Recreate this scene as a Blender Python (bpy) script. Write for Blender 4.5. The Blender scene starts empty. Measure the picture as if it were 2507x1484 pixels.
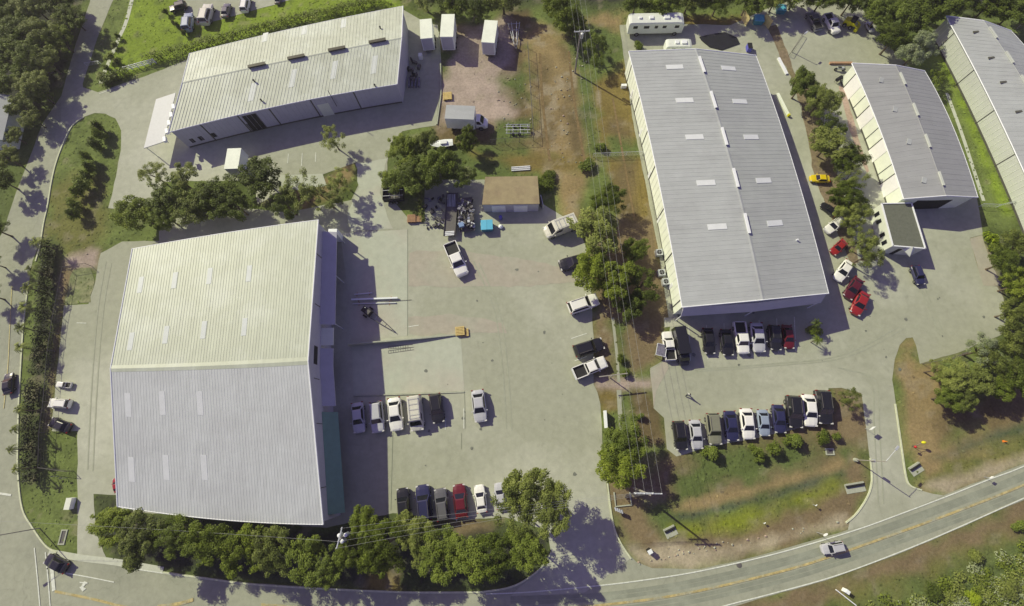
import bpy, math, random
import numpy as np
from mathutils import Vector, Matrix
from mathutils.geometry import tessellate_polygon

# ------------------------------------------------------------------ camera, sky, sun
SC = bpy.context.scene
COL = SC.collection
random.seed(7)
FP, NX, NY, CX, CY, HC = 1139.0, 1287.5, 1081.0, 1253.5, 742.0, 75.0
_n = Vector((NX - CX, -(NY - CY), -FP)).normalized()
ROT = _n.rotation_difference(Vector((0, 0, -1))).to_matrix()
cam_d = bpy.data.cameras.new("camera")
cam_d.sensor_width = 36.0
cam_d.lens = FP / 2507.0 * 36.0
cam_d.clip_end = 3000
cam = bpy.data.objects.new("camera", cam_d)
COL.objects.link(cam)
cam.matrix_world = Matrix.Translation((0, 0, HC)) @ ROT.to_4x4()
SC.camera = cam

SUN_AZ = math.radians(-37)          # direction the shadows fall, world xy
SUN_EL = math.radians(36.5)
to_sun = Vector((-math.cos(SUN_AZ) * math.cos(SUN_EL), -math.sin(SUN_AZ) * math.cos(SUN_EL), math.sin(SUN_EL)))
world = bpy.data.worlds.new("World")
SC.world = world
world.use_nodes = True
wn = world.node_tree
bg = wn.nodes["Background"]
sky = wn.nodes.new("ShaderNodeTexSky")
sky.sky_type = 'NISHITA'
sky.sun_disc = False
sky.sun_elevation = SUN_EL
sky.sun_rotation = math.atan2(to_sun.x, to_sun.y)
sky.air_density = 1.0
sky.ozone_density = 3.0
tint = wn.nodes.new("ShaderNodeMix")
tint.data_type = 'RGBA'
tint.blend_type = 'MULTIPLY'
tint.inputs[0].default_value = 1.0
tint.inputs[7].default_value = (1.28, 0.76, 1.12, 1)
wn.links.new(sky.outputs[0], tint.inputs[6])
wn.links.new(tint.outputs[2], bg.inputs[0])
bg.inputs[1].default_value = 0.088
sl = bpy.data.lights.new("sun", 'SUN')
sl.energy = 4.55
sl.angle = math.radians(0.5)
sl.color = (1.0, 0.975, 0.67)
sun = bpy.data.objects.new("sun", sl)
COL.objects.link(sun)
sun.rotation_euler = to_sun.to_track_quat('Z', 'Y').to_euler()
SC.view_settings.view_transform = 'Standard'
SC.view_settings.look = 'None'
SC.view_settings.exposure = 0.0
SC.view_settings.gamma = 1.0
SC.cycles.max_bounces = 5
SC.cycles.diffuse_bounces = 3
SC.cycles.transparent_max_bounces = 6

# ------------------------------------------------------------------ survey of the site
def g(p, z=0.0):
    """survey sheet position -> world point at height z"""
    d = ROT @ Vector((p[0] - CX, -(p[1] - CY), -FP))
    k = (HC - z) / -d.z
    return Vector((d.x * k, d.y * k, z))
_OR = {1: (0, 0), 2: (618.3, 0), 3: (1236.7, 0), 4: (1875, 0), 5: (0, 494.7), 6: (618.3, 494.7), 7: (1236.7, 494.7),
       8: (1875, 494.7), 9: (0, 989.3), 10: (618.3, 989.3), 11: (1236.7, 989.3), 12: (1875, 989.3)}
def t(k, x, y):
    o = _OR[k]
    return (o[0] + x / 3.0, o[1] + y / 3.0)
_Ri = ROT.transposed()
def proj_np(P):
    Q = (np.asarray(P, float) - np.array([0, 0, HC])) @ np.array(_Ri).T
    return np.stack([CX + FP * Q[..., 0] / -Q[..., 2], CY - FP * Q[..., 1] / -Q[..., 2]], -1)

# ------------------------------------------------------------------ materials
def lin(c):
    c /= 255.0
    return c / 12.92 if c <= 0.04045 else ((c + 0.055) / 1.055) ** 2.4
def S(r, g_, b, k=1.0):
    return (min(.9, lin(r) * k / .93), min(.9, lin(g_) * k / .90), min(.9, lin(b) * k / .78), 1)
def mat(name, col, rough=.7, var=.12, scale=1.5, bump=.0, bscale=8, metal=0, spec=.3, coord='Object', stain=None, stain_amt=.3, stain_scale=.15, coat=0, streak=None, cracks=0):
    m = bpy.data.materials.new(name)
    m.use_nodes = True
    nt = m.node_tree
    b = nt.nodes["Principled BSDF"]
    b.inputs['Roughness'].default_value = rough
    b.inputs['Metallic'].default_value = metal
    b.inputs['Specular IOR Level'].default_value = spec
    if coat:
        b.inputs['Coat Weight'].default_value = coat
        b.inputs['Coat Roughness'].default_value = .08
    if var <= 0 and bump <= 0 and stain is None:
        b.inputs['Base Color'].default_value = col
        return m
    tc = nt.nodes.new("ShaderNodeTexCoord")
    n = nt.nodes.new("ShaderNodeTexNoise")
    n.inputs['Scale'].default_value = scale
    n.inputs['Detail'].default_value = 6
    n.inputs['Roughness'].default_value = .65
    nt.links.new(tc.outputs[coord], n.inputs['Vector'])
    mr = nt.nodes.new("ShaderNodeMapRange")
    mr.inputs[1].default_value = .3
    mr.inputs[2].default_value = .7
    mr.inputs[3].default_value = 1 - var
    mr.inputs[4].default_value = 1 + var
    nt.links.new(n.outputs[0], mr.inputs[0])
    mx = nt.nodes.new("ShaderNodeVectorMath")
    mx.operation = 'SCALE'
    nt.links.new(mr.outputs[0], mx.inputs['Scale'])
    src = None
    if stain is not None:
        n2 = nt.nodes.new("ShaderNodeTexNoise")
        n2.inputs['Scale'].default_value = stain_scale
        n2.inputs['Detail'].default_value = 5
        n2.inputs['Roughness'].default_value = .6
        nt.links.new(tc.outputs[coord], n2.inputs['Vector'])
        r2 = nt.nodes.new("ShaderNodeMapRange")
        r2.inputs[1].default_value = .46
        r2.inputs[2].default_value = .66
        r2.inputs[3].default_value = 0
        r2.inputs[4].default_value = stain_amt
        nt.links.new(n2.outputs[0], r2.inputs[0])
        mc = nt.nodes.new("ShaderNodeMix")
        mc.data_type = 'RGBA'
        mc.inputs[6].default_value = col
        mc.inputs[7].default_value = stain
        nt.links.new(r2.outputs[0], mc.inputs[0])
        nt.links.new(mc.outputs[2], mx.inputs[0])
    else:
        mx.inputs[0].default_value = col[:3]
    last = mx.outputs[0]
    if streak is not None:        # dirt runs stretched along the fall of the roof
        mp = nt.nodes.new("ShaderNodeMapping")
        mp.inputs['Scale'].default_value = streak
        nt.links.new(tc.outputs[coord], mp.inputs[0])
        ns = nt.nodes.new("ShaderNodeTexNoise")
        ns.inputs['Scale'].default_value = 1.0
        ns.inputs['Detail'].default_value = 7
        ns.inputs['Roughness'].default_value = .7
        nt.links.new(mp.outputs[0], ns.inputs['Vector'])
        rs = nt.nodes.new("ShaderNodeMapRange")
        rs.inputs[1].default_value = .35; rs.inputs[2].default_value = .7
        rs.inputs[3].default_value = 1.04; rs.inputs[4].default_value = .90
        nt.links.new(ns.outputs[0], rs.inputs[0])
        m2 = nt.nodes.new("ShaderNodeVectorMath"); m2.operation = 'SCALE'
        nt.links.new(last, m2.inputs[0]); nt.links.new(rs.outputs[0], m2.inputs['Scale'])
        last = m2.outputs[0]
    if cracks:
        n4 = nt.nodes.new("ShaderNodeTexNoise"); n4.inputs['Scale'].default_value = .35; n4.inputs['Detail'].default_value = 6
        nt.links.new(tc.outputs[coord], n4.inputs['Vector'])
        ma = nt.nodes.new("ShaderNodeVectorMath"); ma.operation = 'MULTIPLY_ADD'; ma.inputs[1].default_value = (5, 5, 0)
        nt.links.new(n4.outputs['Color'], ma.inputs[0]); nt.links.new(tc.outputs[coord], ma.inputs[2])
        vo = nt.nodes.new("ShaderNodeTexVoronoi"); vo.feature = 'DISTANCE_TO_EDGE'; vo.inputs['Scale'].default_value = .13
        nt.links.new(ma.outputs[0], vo.inputs['Vector'])
        r3 = nt.nodes.new("ShaderNodeMapRange"); r3.inputs[1].default_value = 0; r3.inputs[2].default_value = .012; r3.inputs[3].default_value = 1 - cracks; r3.inputs[4].default_value = 1
        nt.links.new(vo.outputs['Distance'], r3.inputs[0])
        n5 = nt.nodes.new("ShaderNodeTexNoise"); n5.inputs['Scale'].default_value = .55; n5.inputs['Detail'].default_value = 3
        nt.links.new(tc.outputs[coord], n5.inputs['Vector'])
        r4 = nt.nodes.new("ShaderNodeMapRange"); r4.inputs[1].default_value = .66; r4.inputs[2].default_value = .74; r4.inputs[3].default_value = 1; r4.inputs[4].default_value = .90
        nt.links.new(n5.outputs[0], r4.inputs[0])
        mm = nt.nodes.new("ShaderNodeMath"); mm.operation = 'MULTIPLY'
        nt.links.new(r3.outputs[0], mm.inputs[0]); nt.links.new(r4.outputs[0], mm.inputs[1])
        m3 = nt.nodes.new("ShaderNodeVectorMath"); m3.operation = 'SCALE'
        nt.links.new(last, m3.inputs[0]); nt.links.new(mm.outputs[0], m3.inputs['Scale'])
        last = m3.outputs[0]
    nt.links.new(last, b.inputs['Base Color'])
    if bump > 0:
        n3 = nt.nodes.new("ShaderNodeTexNoise")
        n3.inputs['Scale'].default_value = bscale
        n3.inputs['Detail'].default_value = 5
        nt.links.new(tc.outputs[coord], n3.inputs['Vector'])
        bp = nt.nodes.new("ShaderNodeBump")
        bp.inputs['Strength'].default_value = bump
        bp.inputs['Distance'].default_value = .1
        nt.links.new(n3.outputs[0], bp.inputs['Height'])
        nt.links.new(bp.outputs[0], b.inputs['Normal'])
    return m
def leafmat(name, c1, c2, c3, rough=.55):
    m = bpy.data.materials.new(name)
    m.use_nodes = True
    nt = m.node_tree
    b = nt.nodes["Principled BSDF"]
    b.inputs['Roughness'].default_value = rough
    b.inputs['Specular IOR Level'].default_value = .25
    tc = nt.nodes.new("ShaderNodeTexCoord")
    n = nt.nodes.new("ShaderNodeTexNoise")
    n.inputs['Scale'].default_value = 2.2
    n.inputs['Detail'].default_value = 5
    n.inputs['Roughness'].default_value = .75
    nt.links.new(tc.outputs['Object'], n.inputs['Vector'])
    oi = nt.nodes.new("ShaderNodeObjectInfo")
    ad = nt.nodes.new("ShaderNodeMath")
    ad.operation = 'MULTIPLY_ADD'
    ad.inputs[1].default_value = .22
    nt.links.new(oi.outputs['Random'], ad.inputs[0])
    nt.links.new(n.outputs[0], ad.inputs[2])
    cr = nt.nodes.new("ShaderNodeValToRGB")
    cr.color_ramp.elements[0].position = .42
    cr.color_ramp.elements[0].color = c1
    cr.color_ramp.elements[1].position = .82
    cr.color_ramp.elements[1].color = c3
    e = cr.color_ramp.elements.new(.6)
    e.color = c2
    nt.links.new(ad.outputs[0], cr.inputs[0])
    nt.links.new(cr.outputs[0], b.inputs['Base Color'])
    tr = nt.nodes.new("ShaderNodeBsdfTranslucent")
    nt.links.new(cr.outputs[0], tr.inputs['Color'])
    ms = nt.nodes.new("ShaderNodeMixShader")
    ms.inputs[0].default_value = .33
    nt.links.new(b.outputs[0], ms.inputs[1]); nt.links.new(tr.outputs[0], ms.inputs[2])
    nt.links.new(ms.outputs[0], nt.nodes["Material Output"].inputs['Surface'])
    return m

M = {}
M['lot'] = mat('lot_concrete', S(157, 158, 130), .9, .10, .9, .1, 14, stain=S(179, 179, 153), stain_amt=1.0, stain_scale=.035, cracks=.07)
M['lot_pink'] = mat('pinkish_concrete', S(165, 158, 134), .9, .10, .9, .1, 14, stain=S(162, 161, 135), stain_amt=.9, stain_scale=.12)
M['lot_pale'] = mat('pale_concrete', S(174, 177, 150), .9, .08, .8, .1, 12, stain=S(176, 168, 144), stain_amt=.7, stain_scale=.09)
M['asphalt'] = mat('weathered_asphalt', S(155, 156, 129), .92, .11, 1.1, .15, 20, stain=S(138, 140, 116), stain_amt=.7, stain_scale=.08, cracks=.12)
M['walk'] = mat('pale_walk', S(186, 188, 160), .9, .1, 1.5)
M['kerb'] = mat('kerb_concrete', S(196, 198, 158), .9, .15, 2)
M['mulch'] = mat('mulch', S(128, 113, 86), .95, .35, 1.6, .4, 8, stain=S(112, 108, 62), stain_amt=.7, stain_scale=.16)
M['pinkdirt'] = mat('pink_gravel', S(168, 146, 126), .95, .2, 2.0, .3, 9, stain=S(140, 124, 92), stain_amt=.5, stain_scale=.2)
M['sand'] = mat('sandy_gravel', S(178, 176, 148), .95, .25, 1.4, .3, 9, stain=S(146, 130, 94), stain_amt=.8, stain_scale=.3)
M['wline'] = mat('white_paint', S(208, 210, 186), .7, .2, 3)
M['yline'] = mat('yellow_paint', S(178, 162, 104), .8, .35, 2, stain=S(154, 154, 126), stain_amt=1.0, stain_scale=.5)
M['yfaint'] = mat('worn_yellow_paint', S(186, 176, 118), .8, .3, 2)
M['roof_cream'] = mat('cream_metal_roof', S(176, 180, 152), .5, .05, .5, stain=S(192, 196, 172), stain_amt=.7, stain_scale=.16, spec=.4, streak=(1.6, .09, .1))
M['roof_cream_old'] = mat('weathered_cream_roof', S(188, 191, 162), .5, .09, .9, stain=S(208, 212, 186), stain_amt=.7, stain_scale=.15, spec=.4, streak=(1.3, .10, .1))
M['roof_grey'] = mat('grey_metal_roof', S(166, 168, 158), .55, .05, .6, stain=S(156, 157, 148), stain_amt=.6, stain_scale=.13, spec=.35, streak=(.10, 1.2, .1))
M['roof_grey_south'] = mat('grey_metal_roof_south', S(182, 184, 174), .55, .05, .6, stain=S(172, 173, 164), stain_amt=.6, stain_scale=.13, spec=.35, streak=(1.6, .09, .1))
M['roof_mid'] = mat('mid_grey_roof', S(150, 150, 142), .55, .04, .5, stain=S(144, 144, 136), stain_amt=.5, stain_scale=.1, streak=(.10, 1.0, .1))
M['roof_tan'] = mat('gravel_flat_roof', S(100, 102, 84), .9, .15, 2, .2, 12)
M['roof_brown'] = mat('brown_flat_roof', S(152, 138, 100), .9, .12, 1.0, stain=S(126, 108, 84), stain_amt=.5, stain_scale=.4)
M['wall_white'] = mat('white_wall_panel', S(214, 216, 190), .7, .05, .8)
M['wall_cream'] = mat('cream_wall_panel', S(228, 231, 202), .7, .07, .8)
M['wall_grey'] = mat('grey_wall_panel', S(176, 174, 172), .6, .06, .8)
M['trim'] = mat('white_trim', S(226, 226, 214), .5, .05, 2)
M['seam'] = mat('dark_recess_shade', S(84, 82, 70), .8, .1, 2)
M['door_white'] = mat('white_roller_door', S(238, 238, 218), .5, .04, 2)
M['dark'] = mat('dark_opening', (.02, .02, .02, 1), .6, .1, 2)
M['teal'] = mat('teal_metal', S(104, 136, 118), .5, .08, 1)
M['skylight'] = mat('skylight_panel', S(206, 207, 196), .5, .05, 1)
M['skylight_dull'] = mat('dull_skylight_panel', S(194, 195, 186), .5, .05, 1)
M['skylight_cream'] = mat('translucent_roof_panel', S(212, 215, 196), .5, .05, 1)
M['glass'] = mat('vehicle_glass', (.012, .014, .018, 1), .08, 0, spec=.6)
M['tyre'] = mat('tyre_rubber', (.02, .02, .02, 1), .9, .1, 4)
M['rim'] = mat('wheel_rim', (.35, .35, .36, 1), .35, .05, 4, metal=.7)
M['lamp_w'] = mat('headlight_lens', (.65, .65, .62, 1), .15, .05, 4, spec=.6)
M['lamp_r'] = mat('taillight_lens', (.25, .01, .01, 1), .2, .05, 4)
M['black_plastic'] = mat('black_plastic', (.025, .025, .026, 1), .6, .1, 4)
M['wood_pole'] = mat('weathered_wood_pole', S(150, 144, 126), .85, .2, 4)
M['steel'] = mat('galvanised_steel', S(190, 192, 184), .4, .08, 3, metal=.3)
M['steel_dark'] = mat('dark_steel', S(96, 92, 84), .6, .15, 3)
M['wire'] = mat('wire', S(150, 150, 140), .6, .05, 3)
M['pallet'] = mat('pallet_wood', S(204, 180, 112), .85, .15, 4)
M['pallet_brown'] = mat('brown_timber', S(168, 132, 96), .85, .2, 4)
M['cyan'] = mat('cyan_paint', S(96, 176, 192), .45, .05, 2)
M['dark_sheet'] = mat('near_black', S(34, 34, 38), .7, .2, 1.2, .2, 5)  # near-black, also used for the painted shadow on the pad
M['bark'] = mat('bark', S(96, 84, 66), .9, .2, 5, .4, 12)
M['concrete'] = mat('cast_concrete', S(164, 166, 140), .9, .12, 3)
M['white'] = mat('white_gloss', S(228, 230, 216), .35, .04, 2)
M['skin'] = mat('skin', (.45, .27, .18, 1), .6, .05, 4)
M['cloth_dark'] = mat('dark_trousers', (.04, .045, .06, 1), .9, .1, 8)
M['cloth_light'] = mat('pale_shirt', (.55, .56, .5, 1), .9, .1, 8)
M['hair'] = mat('dark_hair', (.03, .02, .015, 1), .8, .1, 8)
M['yellow'] = mat('yellow_plastic', (.7, .68, .02, 1), .4, .05, 3)
M['red'] = mat('red_plastic', (.5, .03, .03, 1), .4, .05, 3)
M['orange'] = mat('orange_plastic', (.75, .22, .03, 1), .5, .05, 3)
M['bluep'] = mat('blue_plastic', (.1, .1, .45, 1), .5, .1, 3)
M['scrap'] = mat('grey_scrap', S(112, 108, 114), .7, .4, 3)
M['beige'] = mat('beige_board', S(196, 180, 120), .8, .1, 2)
K = 1.30
M['leaf'] = leafmat('oak_leaves', S(64, 74, 22, K), S(100, 112, 34, K), S(132, 142, 50, K))
M['leaf_dark'] = leafmat('dark_leaves', S(60, 70, 26, K), S(90, 102, 36, K), S(118, 130, 48, K))
M['leaf_olive'] = leafmat('olive_leaves', S(80, 88, 38, K), S(110, 118, 54, K), S(140, 146, 72, K))
M['leaf_sage'] = leafmat('sage_leaves', S(104, 112, 78, K), S(132, 140, 98, K), S(156, 160, 116, K))
M['leaf_bright'] = leafmat('bright_leaves', S(96, 112, 24, K), S(134, 148, 34, K), S(164, 172, 56, K))
M['leaf_rust'] = leafmat('rusty_leaves', S(110, 100, 40, K), S(140, 122, 48, K), S(160, 132, 60, K))

CARCOL = {'white': (.84, .84, .80, 1), 'silver': (.50, .51, .54, 1), 'ltblue': (.30, .36, .46, 1), 'black': (.018, .018, .022, 1),
          'navy': (.03, .032, .09, 1), 'darkred': (.13, .012, .018, 1), 'red': (.30, .02, .02, 1), 'yellow': (.72, .55, .01, 1),
          'olive': (.22, .225, .16, 1), 'grey': (.12, .12, .13, 1), 'cream': (.66, .65, .55, 1), 'maroon': (.10, .012, .02, 1), 'orange': (.55, .12, .02, 1)}
PAINT = {k: mat('car_paint_' + k, c, .28, .03, 1, spec=.5, coat=.5) for k, c in CARCOL.items()}

# ------------------------------------------------------------------ mesh helpers
class MB:
    def __init__(s):
        s.v = []; s.f = []; s.m = []; s.mats = []
    def mi(s, m):
        if m not in s.mats: s.mats.append(m)
        return s.mats.index(m)
    def add(s, vs, fs, m):
        o = len(s.v); k = s.mi(m)
        s.v += [tuple(v) for v in vs]
        for f in fs:
            s.f.append([i + o for i in f]); s.m.append(k)
    def box(s, c, d, m, rz=0, ry=0, rx=0):
        x, y, z = d[0] / 2, d[1] / 2, d[2] / 2
        R = Matrix.Rotation(rz, 3, 'Z') @ Matrix.Rotation(ry, 3, 'Y') @ Matrix.Rotation(rx, 3, 'X')
        vs = [R @ Vector((a * x, b * y, e * z)) + Vector(c) for a in (-1, 1) for b in (-1, 1) for e in (-1, 1)]
        s.add(vs, [(0, 1, 3, 2), (4, 6, 7, 5), (0, 4, 5, 1), (2, 3, 7, 6), (0, 2, 6, 4), (1, 5, 7, 3)], m)
    def hexa(s, b4, t4, m):
        vs = list(b4) + list(t4)
        s.add(vs, [(3, 2, 1, 0), (4, 5, 6, 7), (0, 1, 5, 4), (1, 2, 6, 5), (2, 3, 7, 6), (3, 0, 4, 7)], m)
    def tube(s, p0, p1, r0, r1, m, n=8):
        p0 = Vector(p0); p1 = Vector(p1)
        d = (p1 - p0)
        if d.length < 1e-6: return
        d.normalize()
        a = d.orthogonal().normalized(); b = d.cross(a)
        vs = []
        for p, r in ((p0, r0), (p1, r1)):
            for i in range(n):
                w = 2 * math.pi * i / n
                vs.append(p + a * math.cos(w) * r + b * math.sin(w) * r)
        fs = [(i, (i + 1) % n, n + (i + 1) % n, n + i) for i in range(n)]
        fs += [tuple(range(n - 1, -1, -1)), tuple(range(n, 2 * n))]
        s.add(vs, fs, m)
    def path(s, pts, r, m, n=6):
        for a, b in zip(pts, pts[1:]): s.tube(a, b, r, r, m, n)
    def ball(s, c, r, m, nu=10, nv=6, jit=0):
        vs = []; fs = []
        rx, ry, rz = (r, r, r) if not hasattr(r, '__len__') else r
        for j in range(nv + 1):
            ph = math.pi * j / nv
            for i in range(nu):
                th = 2 * math.pi * i / nu
                q = 1 + random.uniform(-jit, jit)
                vs.append((c[0] + rx * q * math.sin(ph) * math.cos(th), c[1] + ry * q * math.sin(ph) * math.sin(th), c[2] + rz * q * math.cos(ph)))
        for j in range(nv):
            for i in range(nu):
                fs.append((j * nu + i, (j + 1) * nu + i, (j + 1) * nu + (i + 1) % nu, j * nu + (i + 1) % nu))
        s.add(vs, fs, m)
    def prism(s, pts, z0, z1, m):
        n = len(pts)
        P = [Vector((p[0], p[1], 0)) for p in pts]
        area = sum(P[i].x * P[(i + 1) % n].y - P[(i + 1) % n].x * P[i].y for i in range(n))
        if area < 0: P.reverse()
        vs = [(p.x, p.y, z0) for p in P] + [(p.x, p.y, z1) for p in P]
        fs = [(i, (i + 1) % n, n + (i + 1) % n, n + i) for i in range(n)]
        for tr in tessellate_polygon([P]):
            a, b, c = tr
            nz = (P[b] - P[a]).cross(P[c] - P[a]).z
            if nz < 0: a, b, c = a, c, b
            fs.append((n + a, n + b, n + c)); fs.append((a, c, b))
        s.add(vs, fs, m)
    def loft(s, secs, m, cap=True, closed=True):
        n = len(secs[0]); o = []
        for q in secs: o += list(q)
        fs = []
        for j in range(len(secs) - 1):
            for i in range(n if closed else n - 1):
                k = (i + 1) % n
                fs.append((j * n + i, j * n + k, (j + 1) * n + k, (j + 1) * n + i))
        if cap:
            fs.append(tuple(range(n - 1, -1, -1)))
            fs.append(tuple(range((len(secs) - 1) * n, len(secs) * n)))
        s.add(o, fs, m)
    def build(s, name, parent=None, smooth=False, label=None):
        me = bpy.data.meshes.new(name)
        me.from_pydata(s.v, [], s.f)
        for m in s.mats: me.materials.append(m)
        me.polygons.foreach_set('material_index', s.m)
        if smooth: me.polygons.foreach_set('use_smooth', [True] * len(s.f))
        me.update()
        ob = bpy.data.objects.new(name, me)
        COL.objects.link(ob)
        if parent is not None: ob.parent = parent
        if label: ob['label'] = label
        return ob
def thing(name, label, cat, loc=(0, 0, 0), rz=0, group=None, scale=1):
    o = bpy.data.objects.new(name, None)
    o.empty_display_size = .5
    COL.objects.link(o)
    o.location = loc; o.rotation_euler = (0, 0, rz)
    o.scale = (scale, scale, scale)
    tag(o, label, cat, group)
    return o
def tag(o, label, cat, group=None):
    o['label'] = label; o['category'] = cat
    if group: o['group'] = group
    return o
def copy_tree(o, parent=None):
    c = o.copy(); COL.objects.link(c); c.parent = parent
    for ch in list(o.children): copy_tree(ch, c)
    return c
def structure(o):
    o['kind'] = 'structure'
    return o

# ------------------------------------------------------------------ numpy noise and polygon distance
_rng = np.random.RandomState(11)
_LAT = _rng.rand(256, 256)
def vnoise(x, y, s):
    x = x / s + 1000; y = y / s + 1000
    xi = np.floor(x).astype(int); yi = np.floor(y).astype(int)
    fx = x - xi; fy = y - yi
    fx = fx * fx * (3 - 2 * fx); fy = fy * fy * (3 - 2 * fy)
    a = _LAT[xi % 256, yi % 256]; b = _LAT[(xi + 1) % 256, yi % 256]
    c = _LAT[xi % 256, (yi + 1) % 256]; d = _LAT[(xi + 1) % 256, (yi + 1) % 256]
    return (a * (1 - fx) + b * fx) * (1 - fy) + (c * (1 - fx) + d * fx) * fy
def fnoise(x, y, s):
    return (vnoise(x, y, s) + .5 * vnoise(x + 31, y + 17, s / 2) + .25 * vnoise(x + 71, y + 5, s / 4) + .12 * vnoise(x + 11, y + 53, s / 8)) / 1.87
def sdist(X, Y, poly):
    """signed distance, positive inside"""
    n = len(poly)
    d = np.full(X.shape, 1e9); ins = np.zeros(X.shape, bool)
    for i in range(n):
        x0, y0 = poly[i]; x1, y1 = poly[(i + 1) % n]
        dx, dy = x1 - x0, y1 - y0
        L = dx * dx + dy * dy + 1e-9
        tt = np.clip(((X - x0) * dx + (Y - y0) * dy) / L, 0, 1)
        d = np.minimum(d, np.hypot(X - x0 - tt * dx, Y - y0 - tt * dy))
        cond = ((y0 > Y) != (y1 > Y))
        with np.errstate(divide='ignore', invalid='ignore'):
            xi = (x1 - x0) * (Y - y0) / (y1 - y0 + 1e-12) + x0
        ins ^= cond & (X < xi)
    return np.where(ins, d, -d)
def gp(pts): return [(q.x, q.y) for q in (g(p) for p in pts)]

M['leaf_black'] = leafmat('deep_green_leaves', S(34, 40, 22), S(52, 60, 30), S(80, 88, 40))
M['roof_grey_east'] = mat('grey_metal_roof_east', S(164, 166, 154), .55, .05, .6, stain=S(156, 157, 148), stain_amt=.6, stain_scale=.13, spec=.35, streak=(.10, 1.2, .1))

M['wall_pale_grey'] = mat('pale_grey_wall_panel', S(190, 192, 172), .7, .05, .8)
# ------------------------------------------------------------------ ground: one sheet, soil and grass mixed by soft-edged areas
GC = {'grass': (108, 120, 62), 'bright': (122, 140, 48), 'olive': (112, 112, 60), 'tan': (144, 126, 84), 'pink': (162, 146, 126), 'mulch': (122, 107, 76),
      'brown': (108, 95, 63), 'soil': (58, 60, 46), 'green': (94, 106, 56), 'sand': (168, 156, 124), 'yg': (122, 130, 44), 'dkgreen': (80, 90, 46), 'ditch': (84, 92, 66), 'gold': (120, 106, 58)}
def gcol(k):
    c = S(*GC[k]); return np.array(c[:3])
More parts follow.
